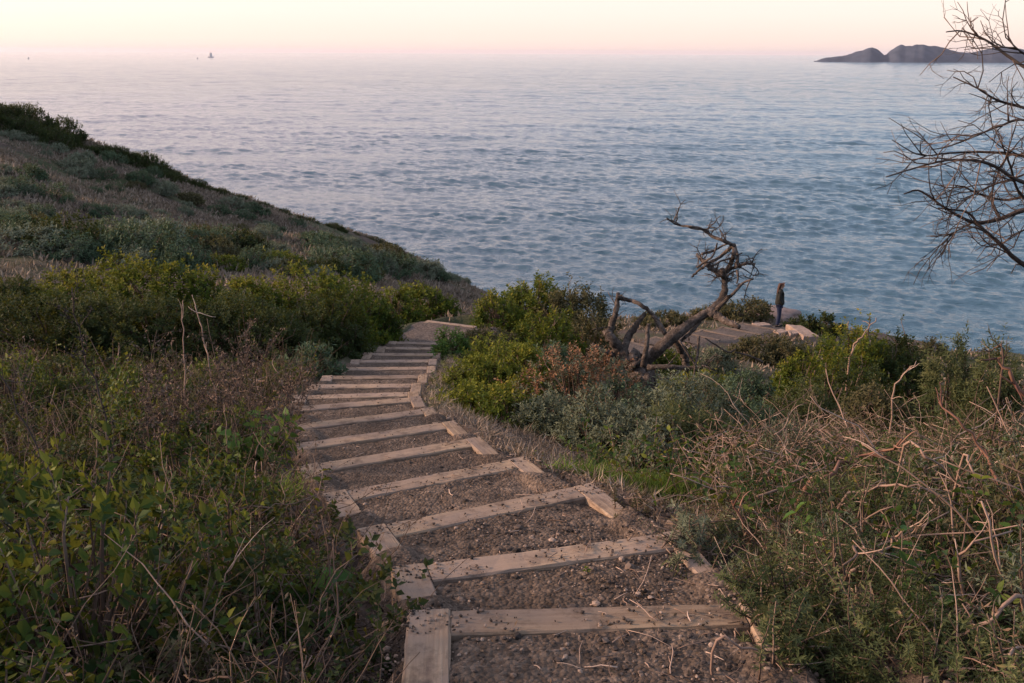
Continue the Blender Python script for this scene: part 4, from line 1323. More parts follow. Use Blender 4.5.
leafy_plant(800, 640, 3.4, 'low feathery tuft overhanging the right end of the nearest step', 14, .26, .026, .27, M['lupine'], 13, False, 'lupine_tuft', 9, 8)
leafy_plant(770, 660, 3.3, 'feathery tuft at the right corner of the nearest step, lower than its neighbour', 10, .2, .025, .27, M['lupine'], 14, False, 'lupine_tuft', 9, 8)
leafy_plant(795, 622, 3.65, 'tall feathery tuft standing behind the right corner of the nearest step', 16, .34, .027, .27, M['lupine'], 21, False, 'lupine_tuft', 9, 8)
leafy_plant(772, 612, 3.56, 'dense feathery tuft pressed against the right end of the nearest timber', 30, .24, .026, .27, M['lupine'], 25, False, 'lupine_tuft', 9, 8, .9, z=STEPS[0][0][2])
leafy_plant(780, 650, 3.3, 'feathery tuft spilling over the right side timber of the nearest step', 28, .24, .026, .27, M['lupine'], 26, False, 'lupine_tuft', 9, 8, .9, z=STEPS[0][0][2] + .02)
leafy_plant(690, 548, 4.5, 'dusty grey tuft over the right corner of the second step', 26, .2, .024, .27, M['sage'], 27, False, 'lupine_tuft', 8, 7, .9, z=STEPS[1][0][2])
leafy_plant(640, 512, 5.35, 'small dry tuft at the right corner of the third step', 12, .16, .022, .27, M['olive'], 28, False, 'lupine_tuft', 7, 7)
leafy_plant(830, 668, 3.15, 'bushy feathery tuft on the soil right of the nearest tread', 18, .30, .027, .27, M['lupine'], 22, False, 'lupine_tuft', 9, 8)
leafy_plant(870, 640, 3.3, 'grey green tuft rising from dead twigs near the bottom edge', 16, .36, .027, .27, M['lupine'], 23, False, 'lupine_tuft', 9, 8)
leafy_plant(712, 535, 4.75, 'small grey tuft beside the right end of the third step', 12, .24, .034, .25, M['sage'], 24, False, 'lupine_tuft', 9, 8)
leafy_plant(735, 570, 4.2, 'feathery grey tuft at the right end of the second step', 12, .3, .026, .27, M['lupine'], 15, False, 'lupine_tuft', 9, 8)
leafy_plant(436, 350, 16.6, 'pale stemmed weed with bright leaves leaning over the twelfth step', 8, .4, .08, .45, M['bright_leaf'], 16)
leafy_plant(466, 462, 6.75, 'tiny yellow green weed growing on the tread of the fourth step', 5, .1, .03, .4, M['grass'], 17, z=STEPS[4][0][2] + .0)
leafy_plant(592, 582, 4.35, 'small weed at the lower edge of the third step tread', 1, .04, .02, .4, M['grass'], 18, z=STEPS[1][0][2])


def stalk(pts, d, label, seed, r=.006, mat='twig_brown', side=10, name='dry_stalk', group=None, sl=.22, heads=False):
    """a tall dry stem traced through photo points (base first) at distance d, with side twigs"""
    g = rng(seed)
    P = np.array([at(px, py, d + (dd if len(q) else 0)) for px, py, dd, q in [(*p, 0, ()) if len(p) == 2 else (p[0], p[1], p[2], (1,)) for p in pts]])
    gz = g1(P[0, 0], P[0, 1])
    if P[0, 2] > gz: P = np.vstack([[P[0, 0] + .02, P[0, 1] + .05, gz - .03], P])
    org = P[0].copy(); P = spline(P - org, 16)
    P[1:-1] += g.normal(size=(14, 3)) * r * .8
    root = empty(name, org); tag(root, label, name.replace('_', ' '), group)
    mb = MB(); tubes(mb, P, np.linspace(r, r * .4, 16), 6, .5, rough=.15)
    if side:
        j = g.integers(4, 15, side); T = P[np.minimum(j + 1, 15)] - P[j - 1]
        p2 = twig_paths(g, P[j], unit(T) * .8 + g.normal(size=(side, 3)) * .6, sl * (.4 + .8 * g.random(side)), 6, .3)
        if side < 10:
            for q in p2:
                tw = MB(); tubes(tw, q[None], np.linspace(r * .4, r * .18, 6)[None], 4, g.random(1)); tw.build('side_twig', M[mat], root)
        else:
            tw = mb; tubes(tw, p2, np.linspace(r * .4, r * .18, 6)[None] * np.ones((side, 1)), 4, g.random(side))
            p3 = twig_paths(g, p2[:, 3], g.normal(size=(side, 3)) * .7 + [0, 0, .5], sl * .4, 4, .3)
            tubes(tw, p3, r * .16, 3, g.random(side))
            if heads:
                n = side * 14; q = p2[np.repeat(np.arange(side), 14), g.integers(2, 6, n)] + g.normal(size=(n, 3)) * .012
                leaves(tw, q, g.normal(size=(n, 3)) + [0, 0, .6], unit(g.normal(size=(n, 3))), .02 + .02 * g.random(n), .012, g.random(n))
    mb.build('stem', M[mat], root)
    return root


stalk([(114, 459), (98, 388), (79, 338), (72, 287)], 6.6, 'tall dark leaning stalk, longest at the left, crossing in front of the hedge', 1, .009, 'twig_dark', 14, heads=True)
stalk([(62, 500), (40, 454), (10, 392), (-4, 370)], 5.6, 'dark stalk leaning off the left edge of the picture', 2, .008, 'twig_dark', 8)
stalk([(185, 400), (184, 350), (183, 300)], 9.6, 'pale straight dry stalk standing left of the bundle of stalks', 3, .009, 'twig_tan', 4)
stalk([(216, 400), (205, 344), (195, 306)], 9.4, 'pale slanting dry stalk, thickest of the bundle in front of the hedge', 4, .011, 'twig_tan', 8)
stalk([(222, 402), (216, 360), (207, 318)], 9.2, 'brown dry stalk right beside the thick pale one', 5, .007, 'twig_brown', 10, heads=True)
stalk([(236, 402), (240, 370), (252, 342)], 9.3, 'brown weed leaning right with fine side twigs by the broad leaved plant', 6, .006, 'twig_brown', 16, heads=True)
stalk([(262, 400), (262, 370), (270, 338)], 9.6, 'reddish brown weed in front of the blue green mound', 7, .006, 'twig_brown', 16, heads=True)
stalk([(228, 480), (227, 440), (224, 405)], 7.2, 'short bleached stem standing in front of the bundle of stalks', 8, .006, 'twig_tan', 3)
stalk([(150, 418), (150, 370), (157, 330)], 8.8, 'thin brown weed between the dark leaning stalk and the pale straight one', 9, .005, 'twig_brown', 12, heads=True)
stalk([(130, 440), (150, 420), (172, 395)], 7.6, 'dark twig slanting right behind the dark leaning stalk', 10, .006, 'twig_dark', 6)
stalk([(290, 450), (284, 418), (288, 390)], 8.4, 'brown seedy weed at the left edge of the seventh step', 11, .005, 'twig_brown', 16, heads=True)
stalk([(30, 470), (26, 400), (12, 352)], 7.0, 'thin brown weed nearest the left edge in front of the hedge', 12, .005, 'twig_brown', 14, heads=True)
stalk([(205, 665), (213, 615), (224, 580), (238, 555)], 3.4, 'grey dry stalk in the dark corner at the lower left', 13, .004, 'twig_tan', 3)

gw = rng(777)
for k in range(26):
    px = 140 + 160 * gw.random(); dd = 6.8 + 3.2 * gw.random(); by = 452 - (dd - 6.8) * 16; hh = 40 + 45 * gw.random(); ln = gw.normal() * 14
    stalk([(px, by), (px + ln * .4 + gw.normal() * 3, by - hh * .5), (px + ln, by - hh)], dd, 'brown seedy weed stalk in the patch of dry weeds left of the middle steps', 300 + k, .0045, 'twig_brown', 14, heads=True, group='brown weed stalks left of the middle steps', name='weed_stalk', sl=.16)

BR = [
    ([(800, 495), (831, 472), (861, 458), (902, 439)], 5.4, .016, 'twig_red', 'thick reddish dead branch lying across the top of the twig tangle'),
    ([(790, 622), (830, 589), (857, 570), (890, 543), (902, 531)], 3.9, .010, 'twig_tan', 'pale forked dead branch slanting up from the right corner of the nearest step'),
    ([(782, 588), (768, 568), (749, 537), (732, 501)], 4.5, .012, 'twig_red', 'brown dead branch leaning left beside the second step'),
    ([(1003, 498), (985, 456), (962, 425), (939, 402)], 5.0, .011, 'twig_red', 'dark red straight branch leaning left at the right edge'),
    ([(973, 655), (966, 610), (960, 566), (973, 545), (1012, 531)], 3.6, .008, 'twig_tan', 'bleached twig hooked over at the top, right of the nettle like plant'),
    ([(840, 503), (870, 490), (898, 485), (930, 492), (960, 506)], 4.6, .008, 'twig_tan', 'long arching grey twig in the middle of the tangle'),
    ([(904, 446), (925, 456), (948, 472), (962, 488), (973, 508)], 5.0, .008, 'twig_tan', 'grey twig bending down to the right below the reddish branch'),
    ([(962, 456), (974, 474), (984, 495), (991, 515)], 4.7, .007, 'twig_tan', 'short grey twig between the dark red branch and the arching one'),
    ([(715, 640), (745, 650), (780, 645), (830, 648)], 3.1, .006, 'twig_tan', 'fallen grey twig lying on the soil right of the nearest tread'),
    ([(1030, 420), (1012, 380), (1002, 358)], 6.2, .02, 'twig_red', 'stout reddish brown limb leaning in at the right edge against the feathery shrubs'),
    ([(1004, 360), (990, 350), (976, 352)], 6.2, .008, 'twig_brown', 'thin brown twig bent left from the tip of the stout reddish limb'),
    ([(1024, 600), (990, 620), (950, 640), (900, 668)], 3.2, .009, 'twig_tan', 'pale dead branch lying low at the bottom right corner'),
    ([(700, 545), (720, 520), (760, 500)], 5.0, .007, 'twig_brown', 'thin brown branch over the feathery tuft at the second step'),
    ([(893, 400), (902, 376), (912, 366)], 8.0, .009, 'twig_tan', 'bent dry stem sticking up in front of the dark shrub'),
    ([(850, 358), (862, 336), (876, 318)], 15.5, .02, 'twig_tan', 'dry yellowish stalks on top of the tallest glossy shrub'),
]
for i, (p, d, r, m, lab) in enumerate(BR):
    g = rng(900 + i)
    stalk([(a, b, (g.random() - .5) * .3) for a, b in p], d, lab, 60 + i, r, m, 5 if r > .007 else 2, 'dead_branch', None, .18)


# ------------------------------------------------------------------ gnarled dead tree
def limb_mesh(pts, d, r0, r1, org, seed, sides=10, n=None, knots=.16, taper=1.0):
    g = rng(seed)
    P = np.array([at(p[0], p[1], d + (p[2] if len(p) > 2 else 0)) for p in pts]) - org
    n = n or max(8, 5 * len(pts)); P = spline(P, n)
    t = np.linspace(0, 1, n)
    rr = (r0 + (r1 - r0) * t ** taper) * (1 + knots * fbm(t * 7 + seed, t * 0 + seed, seed, 2))
    P = P + (g.random(P.shape) - .5) * r1 * .5
    mb = MB(); tubes(mb, P[None], rr[None], sides, .5, rough=.13, seed=seed)
    return mb, P


def twig_cloud(mb, g, starts, dirs, L, r, levels=2, wob=.45, k=7, per=3):
    """twigs that fork from given starts, levels deep"""
    P = twig_paths(g, starts, dirs, L, k, wob)
    tubes(mb, P, np.linspace(r, r * .45, k)[None] * np.ones((len(P), 1)), 4, g.random(len(P)))
    if levels > 1:
        n = len(P); ii = np.repeat(np.arange(n), per); jj = g.integers(1, k - 1, n * per)
        T = unit(P[ii, jj + 1] - P[ii, jj])
        twig_cloud(mb, g, P[ii, jj], T * .8 + g.normal(size=T.shape) * .65, np.broadcast_to(L, (n,))[ii] * (.35 + .35 * g.random(n * per)), r * .55, levels - 1, wob, max(4, k - 1), per)


def build_dead_tree():
    D = 13.0
    b = at(644, 398, D); org = np.array([b[0], b[1], g1(b[0], b[1]) - .05])
    root = empty('dead_tree', org)
    tag(root, 'gnarled leafless dead tree leaning right over the shrubs, with twisted broken crown', 'tree')
    m = M['deadbark']
    k = D / F_
    mb, _ = limb_mesh([(648, 404), (645, 392), (641, 378), (637, 366), (631, 357)], D, 15 * k, 9.5 * k, org, 1, 14, 26, .25); mb.build('trunk', m, root)
    limbs = [
        ([(638, 372), (648, 360), (661, 347), (686, 326), (711, 310), (721, 300), (725, 290), (724, 279), (722, 270)], 8.5, 4.2),      # great leaning limb
        ([(637, 370), (628, 361), (619, 349), (611, 338), (607, 332)], 9.5, 6.0),
        ([(608, 336), (612, 324), (616, 310), (618, 293)], 5.2, 3.0),
        ([(617, 297), (628, 300), (641, 305), (652, 314), (659, 324), (665, 334)], 2.4, 3.2),
        ([(622, 352), (628, 338), (635, 327), (641, 319), (645, 313)], 5.5, 2.6),
        ([(618, 358), (609, 353), (602, 350), (592, 344)], 4.0, 2.2),
        ([(643, 366, -.3), (646, 350, -.4), (647.5, 337, -.4), (648.5, 324, -.4)], 3.8, 2.4),
        ([(710, 311, -.1), (719, 317, -.2), (727, 322, -.4), (739, 327, -.6)], 6.0, 3.2),
        ([(672, 338, .3), (680, 347, .4), (685, 358, .5), (686, 370, .5)], 5.0, 5.5),
        ([(648, 367, -.4), (668, 367, -.5), (690, 368, -.5), (706, 366, -.6)], 3.8, 2.0),
        ([(717, 309, -.2), (727, 299, -.3), (735, 292, -.4), (743, 283, -.4), (753.5, 279, -.5)], 3.2, 1.0),
        ([(684, 366), (676, 374), (664, 381)], 2.6, 1.6),
        ([(700, 322), (690, 333), (678, 343)], 2.8, 2.0),
        # crown
        ([(724, 275), (714, 270), (704, 262), (697, 254)], 4.4, 1.6),
        ([(725, 273), (731, 263), (734, 253), (733, 246), (724, 241), (712, 236), (702, 229), (690, 226.5), (678, 225), (667, 218.5)], 3.6, .9),
        ([(691.5, 277), (698, 271), (706, 265), (718, 258), (728, 250), (734, 245)], 1.3, 2.4),
        ([(723, 272), (733, 268), (745, 264), (755, 263.5)], 2.8, 1.3),
        ([(736, 268), (738, 257), (735, 246)], 2.2, 1.6),
        ([(737, 270, -.2), (738, 277, -.2), (737, 283, -.2)], 2.0, .7),
        ([(702, 254), (713, 251), (722, 246), (729, 243)], 1.6, 1.0),
        ([(697, 268), (704, 262), (712, 257), (716, 248), (717, 243)], 1.6, .8),
        ([(708, 270), (719, 262), (731, 258), (742, 253)], 1.6, .8),
    ]
    g = rng(55)
    for i, (p, r0, r1) in enumerate(limbs):
        p = [(q[0], q[1], q[2] if len(q) > 2 else (g.random() - .5) * (.25 if i < 13 else .5)) for q in p]
        if i == 0: p[0] = (638, 372, 0)
        mb, P = limb_mesh(p, D, r0 * (.78 if i < 13 else .8) * k, r1 * (.6 if i == 0 else .72 if i < 13 else .85) * k, org, 20 + i, 9, None, .2)
        if i in (0, 14, 13, 16, 10, 9, 8, 2):
            q = P[2:] if i not in (0,) else P[-9:]
            ns = 12 if i in (0, 13, 14, 16) else 6
            j = g.integers(0, len(q), ns)
            sgn = g.normal(size=(ns, 3)) * .8 + [.25, 0, .35]
            twig_cloud(mb, g, q[j], sgn, (.12 + .26 * g.random(ns)), .7 * k, 2, .5, 5, 3)
        mb.build('limb', m, root)
    # dead sticks hanging below the crown
    for i, (p, r) in enumerate([([(679, 340), (692, 360), (698, 371), (702, 383)], 1.2), ([(699, 336), (697, 358), (692, 384)], 1.5), ([(736, 349), (728, 352), (716, 345), (705, 338)], 1.0), ([(763, 362), (750, 356), (735, 352)], 1.1)]):
        mb, P = limb_mesh([(a, b_, -.6) for a, b_ in p], D, r * k, r * .6 * k, org, 90 + i, 6)
        mb.build('dead_stick', m, root)


build_dead_tree()


def build_bare_tree():
    D = 7.0; k = D / F_
    base = at(1150, 420, D); gx, gy = base[0], base[1]
    org = np.array([gx, gy, g1(gx, gy) - .1])
    root = empty('bare_tree', org)
    tag(root, 'leafless thorny tree reaching in from the right edge, bare twigs against the sea', 'tree')
    g = rng(77)
    m = M['darkbark']
    tr = [(1150, 560), (1140, 420), (1128, 300), (1112, 190), (1100, 110), (1096, 40)]
    P = np.array([at(a, b, D) for a, b in tr]); P[0] = org
    mb = MB(); tubes(mb, spline(P - org, 24)[None], np.linspace(.085, .03, 24)[None], 10, .5, rough=.1); mb.build('trunk', m, root)
    limbs = [
        ([(1097, 110), (1060, 88), (1024, 67), (1000, 50), (984, 39), (962, 31), (946, 32)], 3.3, .8),
        ([(1105, 150), (1060, 120), (1024, 108), (997, 100), (977, 88), (953, 77)], 3.0, .8),
        ([(1118, 230), (1070, 205), (1024, 210), (1000, 219), (973, 222), (947, 209), (920, 191), (904, 194)], 4.6, .9),
        ([(1112, 190), (1060, 190), (1020, 181), (987, 163), (950, 160), (915, 168), (886, 177)], 3.4, .8),
        ([(1110, 180), (1060, 165), (1024, 156), (985, 152), (950, 153), (920, 155), (892, 140)], 3.2, .7),
        ([(1130, 320), (1070, 290), (1024, 265), (1000, 244), (980, 226), (966, 212), (938, 208)], 4.4, 1.0),
        ([(1108, 170), (1060, 135), (1024, 120), (1000, 126), (975, 136), (950, 146), (930, 150)], 2.8, .7),
        ([(1115, 210), (1065, 200), (1030, 196), (1005, 200), (980, 194), (960, 186), (938, 185)], 3.0, .7),
        ([(1100, 130), (1060, 80), (1030, 58), (1014, 46), (1006, 34)], 2.6, .6),
        ([(1040, 214), (1018, 190), (1010, 165), (1000, 140), (990, 120)], 2.4, .6),
        ([(1000, 219), (992, 200), (996, 178), (1012, 150), (1030, 130)], 2.2, .8),
        ([(973, 222), (962, 228), (950, 236), (940, 249)], 1.6, .5),
        ([(1060, 215), (1024, 230), (1012, 236), (1000, 244), (984, 242)], 1.6, .5),
        ([(1110, 190), (1070, 170), (1040, 170), (1015, 178), (990, 186), (966, 200), (945, 222)], 2.4, .6),
    ]
    for i, (p, r0, r1) in enumerate(limbs):
        off = (g.random() - .5) * 1.2
        pp = [(a, b, off * min(1, j / 3) + (g.random() - .5) * .12) for j, (a, b) in enumerate(p)]
        mb, P = limb_mesh(pp, D, r0 * .8 * k, r1 * .7 * k, org, 200 + i, 6, None, .1, .8)
        lo = mb.build('limb', m if i % 3 else M['twig_dark'], root)
        tw = MB(); n = len(P); vis = np.arange(int(n * .3), int(n * .86)); ns = 10 if i < 9 else 7
        j = g.choice(vis, ns); T = unit(P[np.minimum(j + 1, n - 1)] - P[j - 1])
        twig_cloud(tw, g, P[j], T * .9 + g.normal(size=T.shape) * .7 + [-.1, 0, .1], .14 + .36 * g.random(ns), .0052, 3, .5, 5, 2)
        tw.build('twigs', M['twig_dark'] if i % 3 else M['twig_brown'], lo)


build_bare_tree()


# ------------------------------------------------------------------ lower flight and overlook
def ribbon(name, pts, w, lift):
    """a trodden path draped over the ground"""
    c = spline(np.array(pts), 60); t = unit(np.gradient(c, axis=0)); nrm_ = np.stack([-t[:, 1], t[:, 0]], -1)
    s = np.linspace(-1, 1, 15)
    edge = 1 + .22 * fbm(np.arange(60)[:, None] * .25 + 0 * s, s[None] + np.zeros((60, 1)), 17, 2)
    X = c[:, :1] + nrm_[:, :1] * s[None] * w * edge; Y = c[:, 1:2] + nrm_[:, 1:] * s[None] * w * edge
    Z = ground(X, Y) + lift - .25 * np.maximum(np.abs(s) - .8, 0)[None]
    idx = np.arange(60 * 15).reshape(60, 15)
    q = np.stack([idx[:-1, :-1], idx[:-1, 1:], idx[1:, 1:], idx[1:, :-1]], -1).reshape(-1, 4)
    mb = MB(); mb.add(np.stack([X, Y, Z], -1), q)
    tag(mb.build(name, M['path']), kind='structure')


ribbon('dirt_path', PA, .8, .05)


def build_lower():
    g = rng(66)
    a = np.array(PA[3]); b = np.array(PA[6])
    dr = unit(b - a); cr = np.array([-dr[1], dr[0]])
    names = ['first timber step of the lower flight, just behind the dead tree', 'second timber step of the lower flight, below the great leaning limb', 'third timber step of the lower flight, right of the leaning limb',
             'fourth timber step of the lower flight, level with the broken side limb', 'fifth timber step of the lower flight, two short of the standing person', 'last timber step of the lower flight, next to the standing person']
    for i, t in enumerate(np.linspace(.06, .86, 6)):
        c = a + (b - a) * t; L = 1.55
        A = c + cr * L / 2
        z = float(ground(np.array([c[0]]), np.array([c[1]]))[0]) + .12
        u = -cr; rz = math.atan2(u[1], u[0])
        root = empty('trail_step', (A[0], A[1], z), rz)
        tag(root, names[i], 'step', 'timber steps of the lower flight')
        timber_obj('cross_timber', root, L - .3, .13, .2, (.15, 0, 0), 0, g, mat='timber_old')
        for s in (0, 1):
            o = timber_obj('side_timber', root, .4, .13, .2, (0, 0, 0), 0, g, mat='timber_old')
            o.rotation_euler = (0, 0, -math.pi / 2); o.location = (.148 if s == 0 else L + .002, 0, .003)
        nx = 16
        X, Y = np.meshgrid(np.linspace(.12, L - .12, nx), np.linspace(.14, 1.0, nx), indexing='ij')
        Z = -.02 + .02 * vnoise(X * 6 + i, Y * 6, 3) + .07 * Y
        idx = np.arange(nx * nx).reshape(nx, nx)
        mb = MB(); mb.add(np.stack([X, -Y, Z], -1), np.stack([idx[:-1, :-1], idx[1:, :-1], idx[1:, 1:], idx[:-1, 1:]], -1).reshape(-1, 4)[:, ::-1])
        mb.build('dirt_tread', M['path'], root)

    def slab(pxs, d, lab, th=.16, name='stone_slab', mat='slab', lift=.0):
        zc = at(*pxs[0], d)[2] + lift
        P = np.array([at_z(px, py, zc) for px, py in pxs]); org = P.mean(0); P = P - org
        k = len(P); n = 8
        E = np.concatenate([P[i][None] + (P[(i + 1) % k] - P[i])[None] * np.linspace(0, 1, n, endpoint=False)[:, None] for i in range(k)])
        E[:, :2] += (g.random((len(E), 2)) - .5) * .05
        top = E + [0, 0, 0]; ins = E * [.94, .94, 1] + [0, 0, .02]; bot = E * [1, 1, 1] + [0, 0, -th]
        m = len(E); V = np.concatenate([ins, top, bot]); i0 = np.arange(m); i1 = (i0 + 1) % m
        mb = MB(); mb.add(V, np.concatenate([np.stack([i0, i0 + m, i1 + m, i1], -1), np.stack([i0 + m, i0 + 2 * m, i1 + 2 * m, i1 + m], -1)])[:, ::-1], .5, 0, False)
        mb.f.append(i0[None]); mb.m.append((1, 0, False))
        o = mb.build(name, M[mat]); o.location = org
        # fix winding
        me = o.data
        import bmesh
        bm = bmesh.new(); bm.from_mesh(me); bmesh.ops.recalc_face_normals(bm, faces=bm.faces); bm.to_mesh(me); bm.free()
        tag(o, lab, 'slab' if name == 'stone_slab' else 'rock')

    slab([(786, 324.5), (802, 326), (819, 336.5), (804, 336.5)], 35.4, 'pale flat slab at the right end of the overlook, its lower edge in shade', .35)
    slab([(774, 331), (781, 329), (788, 331.5), (779, 334)], 34.8, 'small pale flagstone just in front of the standing person', .12, lift=.05)
    slab([(787, 331), (796, 330), (801, 333), (791, 335)], 34.8, 'small flat grey flagstone between the person and the big slab', .12, lift=.05)
    slab([(752, 323.5), (764, 322.5), (772, 325), (757, 326.5)], 36.4, 'flat pale flagstone behind the feet of the standing person', .12, lift=.04)

    def boulder(px, py, wpx, hpx, d, lab, mat, seed):
        gg = rng(seed)
        import bmesh
        bm = bmesh.new(); bmesh.ops.create_icosphere(bm, subdivisions=4, radius=1)
        v = np.array([w.co[:] for w in bm.verts])
        rr = 1 + .22 * fbm(v[:, 0] * 1.6 + seed, v[:, 1] * 1.6 + v[:, 2] * 1.3, seed, 4)
        v = v * rr[:, None] * [wpx * d / F_ / 2, wpx * d / F_ / 2 * .8, hpx * d / F_]
        for w, c in zip(bm.verts, v): w.co = c
        me = bpy.data.meshes.new('boulder'); bm.to_mesh(me); bm.free()
        for p in me.polygons: p.use_smooth = True
        me.materials.append(M[mat]); o = bpy.data.objects.new('boulder', me); COL.objects.link(o); o.location = at(px, py, d); o.rotation_euler.z = gg.random() * 3
        tag(o, lab, 'rock')

    boulder(772, 315, 58, 9, 40.5, 'large pinkish rounded rock behind the standing person at the cliff edge', 'rock_pink', 3)
    boulder(868, 340, 70, 6, 41.5, 'long low brown rock outcrop on the cliff edge right of the overlook', 'path', 4)
    boulder(905, 346, 60, 5, 41.5, 'flat brown rock outcrop beside the small round clump on the bluff', 'path', 5)


build_lower()


# ------------------------------------------------------------------ person looking down
def skin_obj(name, verts, edges, radii, mat, parent, sub=2, roots=(0,)):
    me = bpy.data.meshes.new(name); me.from_pydata(verts, edges, []); me.update()
    o = bpy.data.objects.new(name, me); COL.objects.link(o)
    o.modifiers.new('skin', 'SKIN'); s = o.modifiers.new('sub', 'SUBSURF'); s.levels = sub; s.render_levels = sub
    for i, r in enumerate(radii):
        sv = me.skin_vertices[0].data[i]; sv.radius = r if isinstance(r, tuple) else (r, r); sv.use_root = i in roots
    o.modifiers['skin'].use_smooth_shade = True
    me.materials.append(mat); o.parent = parent
    return o


def plain(name, col, rough=.85, sc=40, amt=.35):
    t = NT(name); n = t.noise(sc, 4, .6, t.objco())
    return t.done(t.bsdf(t.mix(t.math('MULTIPLY', n, amt), col, tuple(c * .45 for c in col)), rough, None, .2))


def build_person():
    # local frame: faces +x, z up; 1.68 m tall
    foot = at(778, 325.5, 36.2)
    z = max(g1(foot[0], foot[1]) + .06, foot[2] - .05)
    root = empty('person', (foot[0], foot[1], z), R(-8))
    tag(root, 'person with long reddish brown hair, dark jacket and blue jeans, looking down on the overlook', 'person')
    skin = plain('skin', (.42, .25, .18), .6)
    # body: pelvis, spine, neck, head, arms to the jacket pockets, legs, feet
    v = [(0, 0, .90), (-.01, 0, 1.05), (-.005, 0, 1.22), (-.015, 0, 1.36), (.0, 0, 1.45), (.025, 0, 1.50), (.045, 0, 1.56), (.035, 0, 1.635),
         (.125, 0, 1.535), (.105, 0, 1.487),
         (-.02, .15, 1.37), (-.055, .212, 1.10), (.05, .187, .96), (.085, .168, .905),
         (-.02, -.15, 1.37), (-.055, -.212, 1.10), (.05, -.187, .96), (.085, -.168, .905),
         (.01, .085, .84), (.03, .09, .47), (.0, .09, .09), (.13, .10, .04),
         (-.03, -.085, .84), (.0, -.09, .47), (-.06, -.09, .09), (.07, -.10, .04)]
    e = [(0, 1), (1, 2), (2, 3), (3, 4), (4, 5), (5, 6), (6, 7), (6, 8), (5, 9), (3, 10), (10, 11), (11, 12), (12, 13), (3, 14), (14, 15), (15, 16), (16, 17),
         (0, 18), (18, 19), (19, 20), (20, 21), (0, 22), (22, 23), (23, 24), (24, 25)]
    r = [(.07, .07), (.06, .06), (.07, .07), (.065, .065), .045, .045, (.088, .075), (.075, .065), .014, .03,
         .035, .025, .018, .022, .035, .025, .018, .022, .06, .045, .036, .03, .06, .045, .036, .03]
    skin_obj('body', v, e, r, skin, root)
    # jacket: hip length, hands pushed into its pockets
    jm = plain('dark_jacket', (.022, .022, .020), .8)
    jv = [(.0, 0, .79), (-.005, 0, .97), (-.01, 0, 1.10), (-.005, 0, 1.24), (-.015, 0, 1.37), (.0, 0, 1.45), (-.02, .165, 1.37), (-.055, .215, 1.10), (.05, .187, .96), (.095, .165, .88), (-.02, -.165, 1.37), (-.055, -.215, 1.10), (.05, -.187, .96), (.095, -.165, .88)]
    je = [(0, 1), (1, 2), (2, 3), (3, 4), (4, 5), (4, 6), (6, 7), (7, 8), (8, 9), (4, 10), (10, 11), (11, 12), (12, 13)]
    jr = [(.17, .2), (.15, .185), (.13, .16), (.125, .165), (.11, .15), (.062, .065), .068, .062, .056, .06, .068, .062, .056, .06]
    skin_obj('jacket', jv, je, jr, jm, root)
    tm = plain('blue_jeans', (.018, .025, .058), .85)
    tv = [(0, 0, .92), (.01, .088, .82), (.03, .092, .48), (.005, .095, .07), (-.03, -.088, .82), (.0, -.092, .48), (-.055, -.095, .07)]
    skin_obj('jeans', tv, [(0, 1), (1, 2), (2, 3), (0, 4), (4, 5), (5, 6)], [(.125, .15), .10, .073, .066, .10, .073, .066], tm, root)
    sm = plain('dark_shoe', (.02, .018, .017), .6)
    for sx, sy in ((.0, .095), (-.06, -.095)):
        skin_obj('shoe', [(sx - .06, sy, .045), (sx + .04, sy, .05), (sx + .15, sy * 1.06, .035), (sx + .19, sy * 1.07, .03)], [(0, 1), (1, 2), (2, 3)], [(.045, .042), (.05, .045), (.045, .034), (.03, .024)], sm, root, 2)
    hm = plain('auburn_hair', (.06, .026, .017), .6, 90, .5)
    hv = [(.025, 0, 1.65), (-.035, 0, 1.60), (-.075, 0, 1.50), (-.095, 0, 1.36), (-.10, 0, 1.22), (-.095, 0, 1.10), (.07, 0, 1.625)]
    skin_obj('hair', hv, [(6, 0), (0, 1), (1, 2), (2, 3), (3, 4), (4, 5)], [(.085, .06), (.098, .075), (.105, .06), (.12, .05), (.11, .045), (.05, .02), (.045, .035)], hm, root)


build_person()


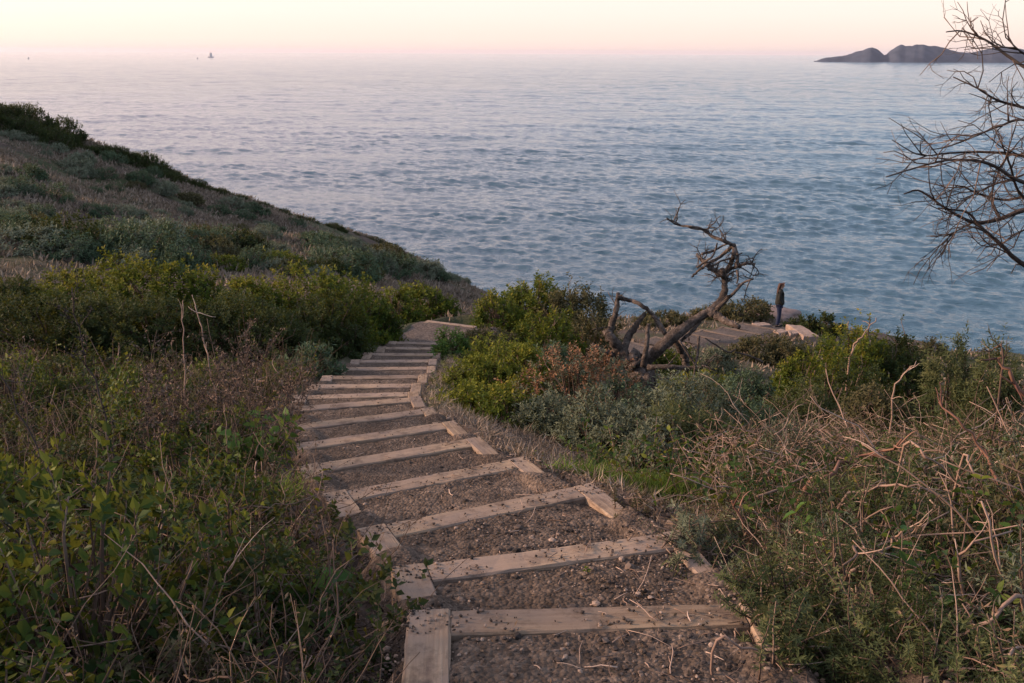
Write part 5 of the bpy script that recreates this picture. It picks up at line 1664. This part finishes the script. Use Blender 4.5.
# ------------------------------------------------------------------ far out on the water and on the hill
def build_ship(px, py, hpx, lab, seed):
    p = at_z(px, py, SEA); d = math.hypot(p[0], p[1]); k = d / F_ * hpx
    root = empty('ship', (p[0], p[1], SEA), R(20)); tag(root, lab, 'ship')
    hm = plain('hazed_ship_hull', (.75, .62, .6)); um = plain('hazed_ship_upperworks', (.8, .7, .68))  # pale pinkish colours hold the haze that fades the far boats
    L = k * 1.0
    s = np.linspace(-1, 1, 15); w = (1 - np.abs(s) ** 3.5) * L * .12 + .2
    rows = []
    for z, f in ((-.02 * k, .7), (.10 * k, 1), (.16 * k, 1.05)):
        rows.append(np.concatenate([np.stack([s * L / 2 * (1 + .05 * f), w * f, np.full(15, z)], -1), np.stack([s[::-1] * L / 2 * (1 + .05 * f), -w[::-1] * f, np.full(15, z)], -1)]))
    V = np.concatenate(rows); n = 30; i0 = np.arange(n); i1 = (i0 + 1) % n
    mb = MB(); mb.add(V, np.concatenate([np.stack([i0 + a * n, i1 + a * n, i1 + (a + 1) * n, i0 + (a + 1) * n], -1) for a in (0, 1)])); mb.f.append((i0 + 2 * n)[None]); mb.m.append((1, 0, False)); mb.build('hull', hm, root)

    def boxm(name, c, sz, m):
        x, y, z = np.array(sz) / 2; v = np.array([(i, j, l) for i in (-x, x) for j in (-y, y) for l in (-z, z)]) + c
        mb = MB(); mb.add(v, np.array([(0, 1, 3, 2), (4, 6, 7, 5), (0, 4, 5, 1), (2, 3, 7, 6), (0, 2, 6, 4), (1, 5, 7, 3)]), .5, 0, False); mb.build(name, m, root)
    boxm('deckhouse', (0, 0, .38 * k), (L * .42, L * .2, .44 * k), um)
    boxm('bridge', (L * .03, 0, .68 * k), (L * .3, L * .24, .16 * k), um)
    mb = MB(); tubes(mb, np.array([[0, 0, .76 * k], [0, 0, k]]), .02 * k, 6); mb.build('mast', hm, root)


build_ship(211, 57.5, 5.5, 'tiny distant ship on the horizon, the tallest of the three specks', 1)
build_ship(197.5, 59.0, 1.8, 'tiny distant boat low on the water just left of the tall ship', 2)
build_ship(28.5, 59.0, 2.0, 'tiny distant boat alone at the far left of the horizon', 3)


def marker(px, py, d, lab):
    for dd in np.linspace(30, 76, 93):
        w = at(px, py, dd)
        if w[2] < g1(w[0], w[1]): break
    root = empty('marker_post', (w[0], w[1], g1(w[0], w[1]))); tag(root, lab, 'post')
    wm = plain('white_paint', (.6, .59, .57)); gm = plain('grey_post', (.2, .19, .18))
    mb = MB(); tubes(mb, np.array([[0, 0, -.1], [0, 0, .30]]), .02, 8); mb.build('post', gm, root)
    v = np.array([(-.07, -.02, .12), (.07, -.02, .12), (.07, -.02, .30), (0, -.02, .33), (-.07, -.02, .30)]); v2 = v + [0, -.015, 0]
    mb = MB(); mb.add(np.concatenate([v, v2]), np.array([(0, 1, 6, 5), (1, 2, 7, 6), (2, 3, 8, 7), (3, 4, 9, 8), (4, 0, 5, 9)])); mb.f.append(np.array([[5, 6, 7, 8, 9], [4, 3, 2, 1, 0]])); mb.m.append((2, 0, False)); mb.build('plate', wm, root)


marker(316, 239, 50, 'small white marker post on the hillside, the upper left of two')
marker(336, 248, 50, 'small white marker post on the hillside, the lower right of two')

# ------------------------------------------------------------------ cycles settings
cy = scene.cycles
cy.use_denoising = True
cy.max_bounces = 5; cy.diffuse_bounces = 2; cy.glossy_bounces = 2; cy.transparent_max_bounces = 6; cy.volume_bounces = 0
cy.caustics_reflective = False; cy.caustics_refractive = False

# ------------------------------------------------------------------ sea air
def build_haze():
    r = 62000; x0, z0, z1 = r, SEA - 6, 130
    v = np.array([(i, j, l) for i in (-r, r) for j in (-r, r) for l in (z0, z1)], float)
    mb = MB(); mb.add(v, np.array([(0, 1, 3, 2), (4, 6, 7, 5), (0, 4, 5, 1), (2, 3, 7, 6), (0, 2, 6, 4), (1, 5, 7, 3)]), .5, 0, False)
    t = NT('sea_air'); pv = t.n('ShaderNodeVolumePrincipled')
    pv.inputs['Color'].default_value = (.86, .86, .97, 1); pv.inputs['Density'].default_value = 1.7e-5; pv.inputs['Anisotropy'].default_value = .2
    t.l(pv.outputs[0], t.out.inputs[1])
    tag(mb.build('haze', t.m), kind='stuff')


build_haze()
